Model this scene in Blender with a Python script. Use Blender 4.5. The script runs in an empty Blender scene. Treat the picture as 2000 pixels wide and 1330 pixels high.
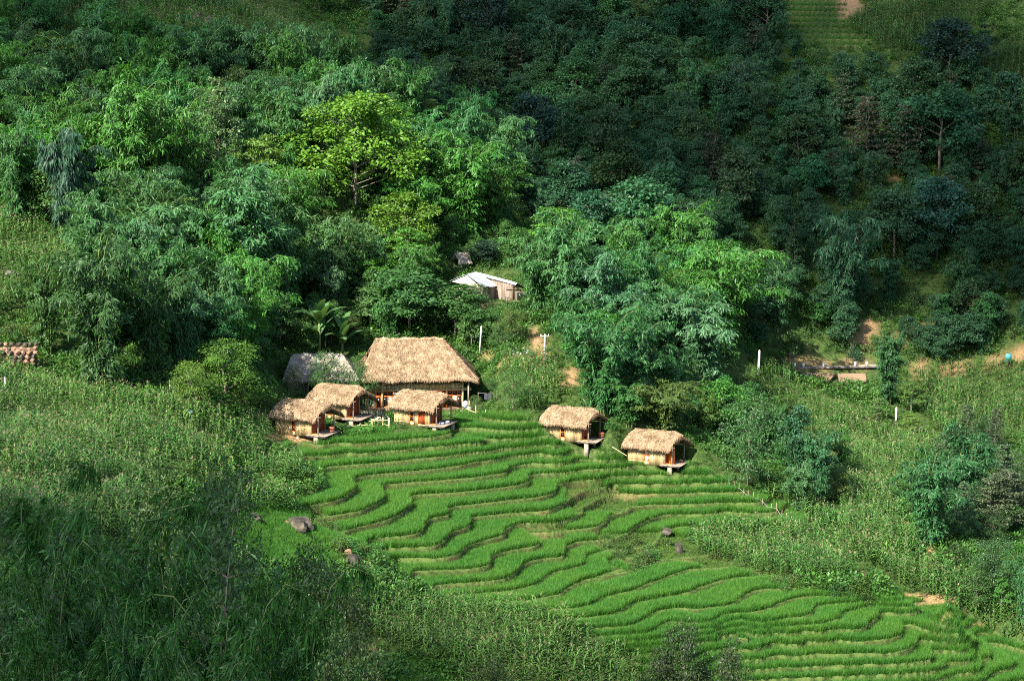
import bpy, math, random
import numpy as np
from mathutils import Vector, Matrix, Euler
R = math.radians
rng = np.random.default_rng(11)
random.seed(11)
S = bpy.context.scene
COL = S.collection

# ------------------------------------------------------------------ camera
F_PX, PITCH = 4500.0, R(9.0)
cam_d = bpy.data.cameras.new('camera')
cam_d.sensor_width = 36.0
cam_d.lens = 36.0 * F_PX / 2000.0
cam_d.clip_start, cam_d.clip_end = 1.0, 6000.0
cam = bpy.data.objects.new('camera', cam_d)
COL.objects.link(cam)
cam.location = (0, 0, 0)
cam.rotation_euler = (R(90) - PITCH, 0, 0)
S.camera = cam

# ------------------------------------------------------------------ sky, sun, exposure
SUN = Vector((-0.46, -0.58, 0.66)).normalized()        # towards the sun
SUN_EL = math.asin(SUN.z)
w = bpy.data.worlds.new('World'); S.world = w; w.use_nodes = True
nt = w.node_tree
bg = nt.nodes['Background']
sky = nt.nodes.new('ShaderNodeTexSky'); sky.sky_type = 'NISHITA'; sky.sun_disc = False
sky.sun_elevation = SUN_EL
sky.sun_rotation = math.atan2(SUN.x, SUN.y)
nt.links.new(sky.outputs[0], bg.inputs[0])
bg.inputs[1].default_value = 0.088
sl = bpy.data.lights.new('sun', 'SUN'); sl.energy = 5.0; sl.angle = R(0.53); sl.color = (1.0, 0.94, 0.82)
so = bpy.data.objects.new('sun', sl); COL.objects.link(so)
so.rotation_euler = (-SUN).to_track_quat('-Z', 'Y').to_euler()
so.location = (-100, -100, 200)
S.view_settings.view_transform = 'Standard'
S.view_settings.look = 'None'
S.view_settings.exposure = 1.68
S.view_settings.gamma = 1.0
S.view_settings.use_curve_mapping = False
S.render.engine = 'CYCLES'
cy = S.cycles
cy.max_bounces = 5; cy.diffuse_bounces = 3; cy.glossy_bounces = 1
cy.transmission_bounces = 3; cy.transparent_max_bounces = 4
cy.sample_clamp_indirect = 4.0
cy.caustics_reflective = False; cy.caustics_refractive = False
cy.use_denoising = False
cy.filter_width = 1.0

# ------------------------------------------------------------------ picture <-> place
CP, SP = math.cos(PITCH), math.sin(PITCH)
def pt(u, v, D):
    cx = (u - 1000) / F_PX; cz = -(v - 665) / F_PX
    dy = CP + cz * SP; dz = -SP + cz * CP
    return (cx * D / dy, D, dz * D / dy)
def ptz(u, v, z):
    cz = -(v - 665) / F_PX
    D = z * (CP + cz * SP) / (-SP + cz * CP)
    return pt(u, v, D)
def proj(x, y, z):
    f = y * CP - z * SP; up = y * SP + z * CP
    return 1000 + F_PX * x / f, 665 - F_PX * up / f
def inpoly(u, v, poly):
    u = np.asarray(u); v = np.asarray(v)
    r = np.zeros(u.shape, bool); n = len(poly)
    for i in range(n):
        x1, y1 = poly[i]; x2, y2 = poly[(i + 1) % n]
        c = (y1 > v) != (y2 > v)
        with np.errstate(divide='ignore', invalid='ignore'):
            r ^= c & (u < (x2 - x1) * (v - y1) / (y2 - y1 + 1e-9) + x1)
    return r

# ------------------------------------------------------------------ shape of the land
# terrace lips: each line is one height; [height, polyline in the picture]
LIPS = [
 [(560,877),(700,868),(825,857),(925,848),(1000,842),(1060,838)],
 [(600,892),(675,886),(750,882),(825,874),(925,861),(1000,856),(1060,853)],
 [(550,976),(600,962),(630,950),(634,938),(628,922),(645,913),(700,909),(775,902),(850,895),(925,884),(1000,875),(1080,873)],
 [(595,992),(650,981),(680,967),(693,955),(688,944),(700,934),(775,924),(875,914),(950,901),(1000,891),(1120,880)],
 [(625,1013),(700,1000),(735,985),(752,974),(748,961),(752,949),(825,942),(925,935),(990,924),(1010,911),(1110,903),(1222,893)],
 [(675,1040),(740,1022),(790,1000),(806,990),(802,977),(812,969),(875,965),(950,957),(1000,951),(1030,930),(1120,921),(1246,911)],
 [(715,1063),(775,1050),(845,1014),(878,1008),(870,999),(925,987),(1000,978),(1085,961),(1120,940),(1240,930),(1381,928)],
 [(740,1085),(835,1070),(880,1045),(917,1020),(918,1013),(962,1007),(1000,1004),(1090,991),(1130,965),(1186,948),(1300,946),(1420,943)],
 [(746,1098),(825,1092),(905,1075),(985,1046),(988,1036),(1000,1031),(1080,1022),(1140,990),(1186,968),(1300,965),(1444,962)],
 [(804,1120),(900,1114),(957,1105),(960,1092),(990,1078),(1044,1069),(1048,1056),(1035,1042),(1090,1038),(1180,1022),(1230,1000),(1260,989),(1380,985),(1492,982)],
 [(861,1144),(975,1134),(1005,1122),(1020,1104),(1065,1092),(1098,1089),(1101,1074),(1120,1065),(1183,1055),(1245,1028),(1264,1018),(1318,1005),(1420,1000),(1528,995)],
 [(891,1164),(1014,1152),(1062,1134),(1116,1111),(1140,1092),(1190,1075),(1294,1045),(1318,1034),(1450,1030),(1570,1024)],
 [(939,1189),(1020,1178),(1095,1164),(1104,1157),(1151,1137),(1190,1124),(1226,1118),(1300,1096),(1360,1090)],
 [(1020,1199),(1122,1190),(1184,1167),(1244,1155),(1271,1140),(1310,1126),(1355,1112),(1398,1110)],
 [(1060,1215),(1181,1204),(1214,1197),(1244,1179),(1310,1167),(1355,1157),(1400,1140),(1435,1130),(1480,1127)],
 [(1120,1232),(1238,1222),(1268,1203),(1340,1191),(1415,1185),(1439,1176),(1478,1156),(1523,1152)],
 [(1180,1243),(1277,1231),(1310,1215),(1400,1204),(1481,1197),(1512,1187),(1540,1172),(1590,1165)],
 [(1247,1254),(1328,1233),(1400,1224),(1481,1219),(1535,1209),(1583,1197),(1600,1185),(1680,1176)],
 [(1300,1262),(1361,1243),(1450,1236),(1520,1226),(1575,1222),(1625,1215),(1642,1206),(1655,1196),(1700,1186),(1780,1180)],
 [(1330,1270),(1400,1250),(1540,1240),(1670,1231),(1695,1220),(1717,1206),(1730,1196),(1800,1188)],
 [(1361,1277),(1409,1259),(1460,1256),(1580,1252),(1625,1251),(1700,1252),(1735,1249),(1762,1240),(1770,1220),(1780,1200),(1830,1192)],
 [(1400,1288),(1500,1283),(1650,1279),(1725,1277),(1775,1267),(1812,1250),(1819,1225),(1822,1204),(1860,1196)],
 [(1420,1309),(1500,1307),(1690,1298),(1775,1295),(1825,1285),(1850,1270),(1858,1242),(1862,1212)],
 [(1450,1330),(1500,1327),(1737,1317),(1825,1310),(1875,1295),(1895,1275),(1888,1245),(1890,1222)],
 [(1500,1350),(1740,1338),(1835,1327),(1910,1310),(1935,1288),(1922,1262),(1915,1236)],
 [(1560,1370),(1800,1352),(1925,1324),(1975,1305),(1965,1282),(1950,1256)],
]
STEPS = [.8]*8 + [.75]*3 + [.42]*8 + [.75]*6
LV = [-49.9]
for s_ in STEPS: LV.append(LV[-1] - s_)
CTRL = []
for z_, line in zip(LV, LIPS):
    for (a, b), (c, d) in zip(line[:-1], line[1:]):
        n = max(1, int(math.hypot(c - a, d - b) / 55))
        for i in range(n):
            CTRL.append(ptz(a + (c - a) * i / n, b + (d - b) * i / n, z_))
    CTRL.append(ptz(line[-1][0], line[-1][1], z_))
PIX = [  # (u, v, distance)
 (0,200,330),(0,100,345),(0,10,365),(200,20,362),(400,5,362),(500,40,358),(600,75,355),(700,150,350),(740,185,347),
 (300,150,340),(500,180,338),(300,250,322),(500,300,315),(150,300,315),(640,300,318),
 (900,250,370),(1000,380,345),(1100,430,337),(1300,330,355),(1350,480,332),(1450,600,318),(1200,200,375),(1100,300,358),
 (1150,640,285),(1350,745,283),(1450,690,305),(1300,600,308),(1080,540,292),
 (1700,650,322),(1700,500,338),(1700,400,348),(1700,250,366),(1700,100,385),(1700,0,399),(1950,650,322),(1950,400,347),
 (1950,200,372),(1950,0,398),(1300,0,420),(1300,150,387),(1000,0,425),(1000,150,392),(800,0,430),(800,150,388),(1500,300,360),(1500,0,408),
 (1900,720,318),(1900,800,306),(1900,900,282),(1980,1000,262),(1800,1060,240),(1990,1100,240),(1990,1200,226),(1700,1000,250),
 (1650,900,275),(1600,850,290),(1600,760,305),(1620,722,314),(1700,718,316),(1500,712,311),(1480,780,298),(1450,900,264),(1600,1000,250),(1540,955,254),
 (820,797,264.5),(940,797,263.5),(700,797,264),(600,778,261),(700,420,302),(550,420,298),(400,330,308),(250,420,290),(0,420,285),(0,500,265),
 (100,440,278),(150,520,264),(60,600,252),(0,690,237),(0,716,234),(60,716,237),(230,765,238),(330,785,236),(440,800,240),(530,800,247),
 (600,560,288),(950,600,288),(1000,560,293),(900,500,303),(1030,690,272),(1080,760,262),(900,830,253),(700,840,251),(560,860,244.5),(1100,815,256),(1200,850,252),(1300,870,253),
 (10,770,226),(150,790,227),(330,830,229),(480,860,238),(520,900,234),(0,850,210),(0,950,186),(0,1000,172),(100,1050,165),
 (250,900,207),(250,950,196),(400,900,219),(500,930,228),(300,1000,190),(430,1000,207),(520,1030,214),(580,1085,211),(450,1080,200),
 (680,1130,208),(560,1140,199),(780,1170,208),(700,1250,197),(900,1250,202),(1100,1280,204),(1250,1330,204),(900,1330,196),(1000,1210,208),
 (1640,1150,222),(1740,1150,222),(1860,1180,216),(1500,1060,236),(1650,1080,235),
]
CTRL += [pt(*p) for p in PIX]
CTRL += [(0,0,-4),(-15,0,-3),(15,0,-6),(0,30,-15),(-12,40,-16),(0,50,-25),(-14,60,-24),(12,50,-29),(0,90,-46),(-20,90,-31),(20,90,-53),
 (-30,120,-33),(0,130,-59),(25,130,-65),(-15,130,-46),(0,165,-67),(25,165,-71),(45,170,-73),(-20,160,-50),(10,185,-68),(30,192,-70),(55,195,-72),
 (65,220,-68),(90,230,-66),(90,300,-56),(95,340,-38),(-70,200,-30),(-80,260,-24),(-70,150,-30),(-80,320,-10),(-85,380,4),
 (-70,395,2),(-20,378,-24),(-35,390,-14),(0,372,-30),(-60,470,45),(0,480,40),(60,470,42),(120,450,30),(-140,450,40),
 (0,620,130),(-150,620,140),(150,620,130),(160,400,10),(160,250,-40),(160,120,-55),(-150,300,-5),(-150,120,-15),(60,80,-60),(60,0,-30),(-60,0,-2),(100,40,-50)]
CTRL = np.array(CTRL, float)
SC = 100.0
P = CTRL[:, :2] / SC
def tps(r2): return 0.5 * r2 * np.log(r2 + 1e-12)
n_ = len(P)
d2 = ((P[:, None] - P[None]) ** 2).sum(-1)
A = np.zeros((n_ + 3, n_ + 3)); A[:n_, :n_] = tps(d2) + np.eye(n_) * 1.2e-5
A[:n_, n_] = 1; A[:n_, n_ + 1:] = P; A[n_, :n_] = 1; A[n_ + 1:, :n_] = P.T
sol = np.linalg.solve(A, np.r_[CTRL[:, 2], 0, 0, 0])
def rbf(x, y):
    q = np.stack([x.ravel(), y.ravel()], 1) / SC
    out = np.empty(len(q))
    for i in range(0, len(q), 20000):
        b = q[i:i + 20000]
        r2 = ((b[:, None, 0] - P[None, :, 0]) ** 2 + (b[:, None, 1] - P[None, :, 1]) ** 2)
        out[i:i + 20000] = tps(r2) @ sol[:n_] + sol[n_] + b @ sol[n_ + 1:]
    return out.reshape(x.shape)
class Grid:
    def __init__(s, x0, x1, y0, y1, d):
        s.x0, s.y0, s.d = x0, y0, d
        s.nx = int(round((x1 - x0) / d)) + 1; s.ny = int(round((y1 - y0) / d)) + 1
        s.X, s.Y = np.meshgrid(x0 + np.arange(s.nx) * d, y0 + np.arange(s.ny) * d)
    def at(s, Z, x, y):
        fx = np.clip((np.asarray(x, float) - s.x0) / s.d, 0, s.nx - 1.001); fy = np.clip((np.asarray(y, float) - s.y0) / s.d, 0, s.ny - 1.001)
        i = fx.astype(int); j = fy.astype(int); a = fx - i; b = fy - j
        return (Z[j, i] * (1 - a) + Z[j, i + 1] * a) * (1 - b) + (Z[j + 1, i] * (1 - a) + Z[j + 1, i + 1] * a) * b
G = Grid(-165, 165, -20, 620, 2.0)
GZ = rbf(G.X, G.Y)
def H(x, y): return G.at(GZ, x, y)
def at(u, v, d0=125.0, d1=520.0):
    D = np.arange(d0, d1, 0.25)
    x, y, z = pt(u, v, D)
    k = np.nonzero(z < H(x, y))[0]
    k = k[0] if len(k) else len(D) - 1
    return np.array([x[k], D[k], z[k]])
# ------------------------------------------------------------------ helpers: meshes, objects, materials
def me_from(name, V, Fc, mats, mi=None, smooth=False):
    me = bpy.data.meshes.new(name)
    V = np.asarray(V, np.float32).reshape(-1, 3)
    me.vertices.add(len(V)); me.vertices.foreach_set('co', V.ravel())
    if isinstance(Fc, np.ndarray):
        n, k = Fc.shape
        me.loops.add(n * k); me.loops.foreach_set('vertex_index', Fc.ravel().astype(np.int32))
        me.polygons.add(n); me.polygons.foreach_set('loop_start', np.arange(0, n * k, k, dtype=np.int32))
    else:
        n = len(Fc)
        tot = [len(f) for f in Fc]
        me.loops.add(sum(tot)); me.loops.foreach_set('vertex_index', np.fromiter((i for f in Fc for i in f), np.int32))
        me.polygons.add(n); me.polygons.foreach_set('loop_start', np.r_[0, np.cumsum(tot)[:-1]].astype(np.int32))
    for m in (mats if isinstance(mats, (list, tuple)) else [mats]): me.materials.append(m)
    if mi is not None: me.polygons.foreach_set('material_index', np.asarray(mi, np.int32))
    if smooth: me.polygons.foreach_set('use_smooth', np.ones(n, bool))
    me.update(calc_edges=True); me.validate()
    return me
def obj(name, me, parent=None, loc=(0, 0, 0), rot=(0, 0, 0), color=None):
    o = bpy.data.objects.new(name, me); COL.objects.link(o)
    if parent is not None: o.parent = parent
    o.location = loc; o.rotation_euler = rot
    if color is not None: o.color = (*color, 1)
    return o
def thing(name, label, cat, loc=(0, 0, 0), rz=0.0, group=None, me=None, color=None, scale=None):
    o = obj(name, me, None, loc, (0, 0, rz), color)
    o['label'] = label; o['category'] = cat
    if group: o['group'] = group
    if scale is not None: o.scale = scale if isinstance(scale, tuple) else (scale,) * 3
    return o
class MB:
    """collects boxes, tubes and loose faces, then becomes one mesh"""
    def __init__(s): s.V = []; s.F = []
    def box(s, c, d, rot=None, jit=0.0):
        b = len(s.V); hx, hy, hz = d[0] / 2, d[1] / 2, d[2] / 2
        for x in (-hx, hx):
            for y in (-hy, hy):
                for z in (-hz, hz):
                    p = Vector((x + random.uniform(-jit, jit), y + random.uniform(-jit, jit), z + random.uniform(-jit, jit)))
                    if rot is not None: p = rot @ p
                    s.V.append((p.x + c[0], p.y + c[1], p.z + c[2]))
        s.F += [[b + i for i in f] for f in ((0, 1, 3, 2), (4, 6, 7, 5), (0, 4, 5, 1), (2, 3, 7, 6), (0, 2, 6, 4), (1, 5, 7, 3))]
        return s
    def span(s, x0, x1, y0, y1, z0, z1): return s.box(((x0 + x1) / 2, (y0 + y1) / 2, (z0 + z1) / 2), (x1 - x0, y1 - y0, z1 - z0))
    def tube(s, pts, rad, n=6, cap=True):
        pts = [Vector(p) for p in pts]; b = len(s.V)
        for i, p in enumerate(pts):
            t = (pts[min(i + 1, len(pts) - 1)] - pts[max(i - 1, 0)]).normalized()
            a = t.cross(Vector((0, 0, 1)) if abs(t.z) < .9 else Vector((1, 0, 0))).normalized(); c = t.cross(a)
            r = rad[i] if isinstance(rad, (list, tuple)) else rad
            for k in range(n):
                q = p + a * (r * math.cos(k * math.tau / n)) + c * (r * math.sin(k * math.tau / n))
                s.V.append(tuple(q))
        for i in range(len(pts) - 1):
            for k in range(n):
                s.F.append([b + i * n + k, b + i * n + (k + 1) % n, b + (i + 1) * n + (k + 1) % n, b + (i + 1) * n + k])
        if cap:
            s.F.append([b + k for k in range(n)][::-1]); s.F.append([b + (len(pts) - 1) * n + k for k in range(n)])
        return s
    def face(s, *ps):
        b = len(s.V); s.V += [tuple(p) for p in ps]; s.F.append(list(range(b, b + len(ps)))); return s
    def mesh(s, name, m, smooth=False): return me_from(name, s.V, s.F, m, smooth=smooth)
    def build(s, name, m, parent=None, **k): return obj(name, s.mesh(name, m, k.pop('smooth', False)), parent, **k)

def nodes(m):
    m.use_nodes = True
    return m.node_tree, m.node_tree.nodes, m.node_tree.links
def noise_mat(name, c1, c2, scale=3.0, rough=.85, stretch=None, bump=0.0, island=0.0, detail=4.0, c3=None, spec=.2):
    m = bpy.data.materials.new(name); t, N, L = nodes(m)
    b = N['Principled BSDF']; b.inputs['Roughness'].default_value = rough; b.inputs['Specular IOR Level'].default_value = spec
    tc = N.new('ShaderNodeTexCoord'); mp = N.new('ShaderNodeMapping')
    L.new(tc.outputs['Object'], mp.inputs[0])
    if stretch: mp.inputs['Scale'].default_value = stretch
    nz = N.new('ShaderNodeTexNoise'); nz.inputs['Scale'].default_value = scale; nz.inputs['Detail'].default_value = detail
    L.new(mp.outputs[0], nz.inputs[0])
    cr = N.new('ShaderNodeValToRGB'); e = cr.color_ramp.elements
    e[0].position = .34; e[0].color = (*c1, 1); e[1].position = .66; e[1].color = (*c2, 1)
    if c3: q = e.new(.5); q.color = (*c3, 1)
    L.new(nz.outputs[0], cr.inputs[0]); out = cr.outputs[0]
    if island:
        g = N.new('ShaderNodeNewGeometry'); mr = N.new('ShaderNodeMapRange')
        mr.inputs[3].default_value = 1 - island; mr.inputs[4].default_value = 1 + island
        L.new(g.outputs['Random Per Island'], mr.inputs[0])
        mx = N.new('ShaderNodeVectorMath'); mx.operation = 'SCALE'
        L.new(out, mx.inputs[0]); L.new(mr.outputs[0], mx.inputs['Scale']); out = mx.outputs[0]
    L.new(out, b.inputs['Base Color'])
    if bump:
        bp = N.new('ShaderNodeBump'); bp.inputs['Strength'].default_value = bump; bp.inputs['Distance'].default_value = .05
        L.new(nz.outputs[0], bp.inputs['Height']); L.new(bp.outputs[0], b.inputs['Normal'])
    return m
def leaf_mat(name, col=None, var=.35, yellow=.12, trans=.3, rough=.5, spec=.28, per='island', patch=0):
    """leaf: colour from the object (or fixed), each leaf or plant a little different, some light passing through"""
    m = bpy.data.materials.new(name); t, N, L = nodes(m)
    b = N['Principled BSDF']; b.inputs['Roughness'].default_value = rough; b.inputs['Specular IOR Level'].default_value = spec
    oi = N.new('ShaderNodeObjectInfo')
    if col is None: src = oi.outputs['Color']
    else:
        rgb = N.new('ShaderNodeRGB'); rgb.outputs[0].default_value = (*col, 1); src = rgb.outputs[0]
    g = N.new('ShaderNodeNewGeometry')
    r1 = g.outputs['Random Per Island'] if per == 'island' else oi.outputs['Random']
    mr = N.new('ShaderNodeMapRange'); mr.inputs[3].default_value = 1 - var; mr.inputs[4].default_value = 1 + var
    L.new(r1, mr.inputs[0])
    sc = N.new('ShaderNodeVectorMath'); sc.operation = 'SCALE'; L.new(src, sc.inputs[0]); L.new(mr.outputs[0], sc.inputs['Scale'])
    # second, decorrelated random -> drift towards yellow
    wn = N.new('ShaderNodeTexWhiteNoise'); wn.noise_dimensions = '1D'; L.new(r1, wn.inputs['W'])
    ym = N.new('ShaderNodeVectorMath'); ym.operation = 'MULTIPLY'; ym.inputs[1].default_value = (2.1, 1.25, .8); L.new(sc.outputs[0], ym.inputs[0])
    f = N.new('ShaderNodeMath'); f.operation = 'MULTIPLY'; f.inputs[1].default_value = yellow; L.new(wn.outputs['Value'], f.inputs[0])
    mx = N.new('ShaderNodeMix'); mx.data_type = 'RGBA'
    L.new(f.outputs[0], mx.inputs['Factor']); L.new(sc.outputs[0], mx.inputs['A']); L.new(ym.outputs[0], mx.inputs['B'])
    c = mx.outputs['Result']
    if patch:                       # whole plots a little yellower or deeper green
        pn = N.new('ShaderNodeTexNoise'); pn.inputs['Scale'].default_value = .16; pn.inputs['Detail'].default_value = 3; L.new(g.outputs['Position'], pn.inputs[0])
        pm = N.new('ShaderNodeMapRange'); pm.inputs[1].default_value = .38; pm.inputs[2].default_value = .66; pm.inputs[3].default_value = 0; pm.inputs[4].default_value = patch; L.new(pn.outputs[0], pm.inputs[0])
        pv = N.new('ShaderNodeVectorMath'); pv.operation = 'MULTIPLY'; pv.inputs[1].default_value = (2.0, 1.22, 1.1); L.new(c, pv.inputs[0])
        px_ = N.new('ShaderNodeMix'); px_.data_type = 'RGBA'; L.new(pm.outputs[0], px_.inputs['Factor']); L.new(c, px_.inputs['A']); L.new(pv.outputs[0], px_.inputs['B']); c = px_.outputs['Result']
    L.new(c, b.inputs['Base Color'])
    tr = N.new('ShaderNodeBsdfTranslucent')
    tm = N.new('ShaderNodeVectorMath'); tm.operation = 'MULTIPLY'; tm.inputs[1].default_value = (1.5, 1.35, .7); L.new(c, tm.inputs[0]); L.new(tm.outputs[0], tr.inputs[0])
    ms = N.new('ShaderNodeMixShader'); ms.inputs[0].default_value = trans
    L.new(b.outputs[0], ms.inputs[1]); L.new(tr.outputs[0], ms.inputs[2])
    L.new(ms.outputs[0], N['Material Output'].inputs[0])
    return m
M = {}
M['leaf'] = leaf_mat('leaf')
M['near'] = leaf_mat('near_leaf', var=.5, yellow=.2, trans=.3, rough=.45, spec=.34)
M['rice'] = leaf_mat('rice_blade', (.050, .170, .026), var=.22, yellow=.14, trans=.3, spec=.15, per='object', patch=.35)
M['grass'] = leaf_mat('grass_blade', (.060, .140, .026), var=.4, yellow=.35, trans=.3, spec=.1, per='object')
M['bush'] = leaf_mat('undergrowth_leaf', (.044, .128, .026), var=.5, yellow=.35, trans=.3, per='object')
M['maize'] = leaf_mat('maize_leaf', (.060, .158, .038), var=.4, yellow=.2, trans=.28, per='object', patch=.3)
M['tassel'] = leaf_mat('maize_tassel', (.20, .19, .10), var=.3, yellow=.1, trans=.2, per='object')
M['bark'] = noise_mat('bark', (.09, .075, .055), (.22, .19, .15), 2.5, stretch=(4, 4, 1))
M['palebark'] = noise_mat('pale_bark', (.22, .21, .18), (.36, .34, .29), 2.5, stretch=(4, 4, 1))
M['culm'] = noise_mat('bamboo_culm', (.07, .13, .035), (.17, .21, .08), 1.5)
M['thatch'] = noise_mat('thatch', (.16, .105, .062), (.29, .205, .128), 2.2, rough=.95, bump=.6, spec=.05)
M['straw'] = noise_mat('thatch_straw', (.18, .120, .070), (.33, .235, .145), 1.1, rough=.95, island=.6, spec=.05)
M['oldthatch'] = noise_mat('weathered_thatch', (.23, .20, .15), (.40, .36, .28), 2.2, rough=.95, bump=.6, spec=.05)
M['oldstraw'] = noise_mat('weathered_straw', (.25, .22, .17), (.46, .41, .33), 1.1, rough=.95, island=.4, spec=.05)
M['stave'] = noise_mat('bamboo_stave', (.40, .29, .13), (.60, .46, .25), 1.6, rough=.7, stretch=(1, 1, .4), island=.34)
M['darkstave'] = noise_mat('shaded_board', (.07, .045, .028), (.13, .085, .05), 2.0, rough=.8, island=.3)  # dark boards; on hall walls and gable recess the shade is in the colour
M['wood'] = noise_mat('weathered_wood', (.16, .12, .09), (.30, .24, .19), 2.0, stretch=(1, 1, .3), island=.2)
M['greywood'] = noise_mat('grey_wood', (.12, .11, .10), (.27, .25, .23), 2.0, stretch=(2, 2, .3), island=.3)
M['post'] = noise_mat('post_stone', (.22, .17, .13), (.36, .29, .235), 3.0)
M['orange'] = noise_mat('orange_varnish', (.55, .13, .02), (.72, .21, .035), 2.0, rough=.45, spec=.4)
M['redwood'] = noise_mat('red_brown_board', (.20, .045, .022), (.32, .08, .035), 2.0, rough=.6, island=.25)
M['plaster'] = noise_mat('pale_panel', (.62, .54, .40), (.74, .66, .52), 1.5)
M['tin'] = noise_mat('tin_sheet', (.40, .415, .44), (.56, .575, .60), 1.2, rough=.45, island=.1, spec=.5)
M['concrete'] = noise_mat('concrete', (.44, .42, .38), (.60, .58, .53), 1.5)
M['rock'] = noise_mat('rock', (.026, .024, .019), (.105, .088, .064), 1.6, bump=1.0, c3=(.05, .044, .035))
M['palerock'] = noise_mat('pale_rock', (.12, .105, .10), (.26, .235, .21), 1.3, bump=.7)
M['clayrock'] = noise_mat('clay_stone', (.11, .07, .048), (.25, .155, .10), 1.6, bump=.5, island=.3)
M['white'] = noise_mat('white_paint', (.72, .72, .69), (.82, .82, .79), 2.0)
M['apron'] = noise_mat('brown_apron', (.13, .085, .05), (.20, .135, .085), .6)
M['skin'] = noise_mat('skin', (.30, .17, .11), (.36, .21, .14), 3.0)
M['cloth'] = noise_mat('white_cloth', (.74, .74, .74), (.82, .82, .82), 3.0)
M['darkcloth'] = noise_mat('dark_cloth', (.03, .035, .05), (.06, .06, .08), 3.0)
M['blue'] = noise_mat('blue_sheet', (.03, .10, .42), (.05, .15, .55), 2.0, rough=.5)
M['teal'] = noise_mat('teal_paint', (.05, .22, .26), (.08, .30, .34), 2.0, rough=.5)
M['bluegrey'] = noise_mat('blue_grey_cloth', (.26, .29, .42), (.36, .39, .52), 3.0)
M['hat'] = noise_mat('palm_hat', (.62, .44, .24), (.74, .56, .34), 3.0)
M['cable'] = noise_mat('cable', (.30, .30, .28), (.38, .38, .35), 1.0)
gl = bpy.data.materials.new('window_glass'); t_, N_, L_ = nodes(gl)
N_['Principled BSDF'].inputs['Base Color'].default_value = (.012, .012, .014, 1); N_['Principled BSDF'].inputs['Roughness'].default_value = .12
M['glass'] = gl
M['cloud'] = noise_mat('cloud_white', (.78, .78, .78), (.82, .82, .82), .02, rough=1, spec=0)

# ------------------------------------------------------------------ ground
SOIL = [ # bare clay, landslips and trodden earth in the picture (u, v, ru, rv, strength)
 (1040,655,16,26,1),(1045,690,26,18,1),(1030,625,10,20,1),(985,700,30,14,.7),(1690,650,18,26,1),(1675,665,16,20,1),(1800,650,36,14,.9),(1750,668,20,9,.9),
 (1610,712,90,7,.9),(1570,698,30,8,.8),(1860,722,22,9,1),(1790,725,18,12,.8),(1975,690,28,12,.9),(1940,705,20,8,.6),(1815,1085,10,26,1),(1650,850,14,7,.9),(1690,820,20,10,.6),
 (1800,1170,70,12,.9),(1855,1198,26,12,.9),(1900,1222,28,8,.7),(1660,10,26,22,1),(1650,30,14,10,1),(880,60,10,20,.5),(1400,160,40,14,.6),(1750,350,14,16,.5),
 (500,1075,50,10,1),(450,1052,32,12,.9),(560,1062,22,8,.6),(640,1020,12,8,.4),(700,1100,12,10,.9),(30,695,34,18,.9),(600,855,60,8,.8),(1230,965,50,12,.45),(1130,965,16,10,.4),
 (1060,1045,30,6,.4),(1015,1020,16,5,.7),(1540,1160,30,6,.5),(1690,1120,24,8,.6),(960,1245,40,8,.3),(715,1270,20,14,.8),(1360,1312,20,14,.9),(770,1120,16,10,.7),
 (1200,130,14,30,.4),(600,85,20,10,.3),(1120,735,8,20,.9),(20,440,16,6,.9),(540,855,30,8,.7),(700,790,40,20,.5),(1330,1100,20,8,.6),(1060,1000,22,8,.4)]
TERR_POLY = [(515,885),(560,868),(660,858),(760,846),(870,838),(890,815),(1000,806),(1060,830),(1062,858),(1120,870),(1215,882),(1225,905),(1345,903),(1390,922),(1432,945),(1490,965),(1535,985),(1590,1018),(1560,1028),(1380,1036),(1335,1050),(1400,1085),(1455,1122),(1640,1162),(1745,1158),(1860,1186),(1905,1215),(2000,1262),(2090,1300),(2090,1420),(1270,1420),(1255,1330),(1240,1280),(1180,1250),(1110,1225),(1000,1195),(880,1190),(800,1140),(735,1100),(640,1110),(560,1112),(480,1085),(425,1070),(418,985),(520,985),(545,978),(600,962),(622,945),(618,925),(590,905)]
ASC = np.array(sorted([-49.9 + .8 * i for i in range(1, 6)] + LV + [LV[-1] - .75 * i for i in range(1, 8)]))
def vnoise(x, y, s, seed=0):
    r = np.random.default_rng(seed); T = r.random((64, 64))
    fx = np.asarray(x) / s; fy = np.asarray(y) / s
    i = np.floor(fx).astype(int); j = np.floor(fy).astype(int); a = fx - i; b = fy - j
    a = a * a * (3 - 2 * a); b = b * b * (3 - 2 * b); g = lambda p, q: T[q % 64, p % 64]
    return (g(i, j) * (1 - a) + g(i + 1, j) * a) * (1 - b) + (g(i, j + 1) * (1 - a) + g(i + 1, j + 1) * a) * b - .5
def terr(h):
    j = np.clip(np.searchsorted(ASC, h, 'right') - 1, 0, len(ASC) - 2)
    st = ASC[j + 1] - ASC[j]; t = (h - ASC[j]) / st; r = .12
    q = np.clip((t - (1 - r)) / r, 0, 1); q = q * q * (3 - 2 * q)
    z = ASC[j] + st * q + .13 * np.exp(-((t - .055) / .045) ** 2) * (st > .3)
    return z, t, st
FOOT = []      # levelled building plots: (x, y, rotation, x0, x1, y0, y1, z)
def plots(x, y, z, soft=1.0):
    for (px, py, rz, x0, x1, y0, y1, pz) in FOOT:
        c, s = math.cos(rz), math.sin(rz)
        lx = (x - px) * c + (y - py) * s; ly = -(x - px) * s + (y - py) * c
        d = np.maximum(np.maximum(x0 - lx, lx - x1), np.maximum(y0 - ly, ly - y1))
        k = np.clip(1 - d / soft, 0, 1)
        z = np.where(k > 0, np.minimum(z, pz * k + z * (1 - k)), z)
    return z
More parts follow.
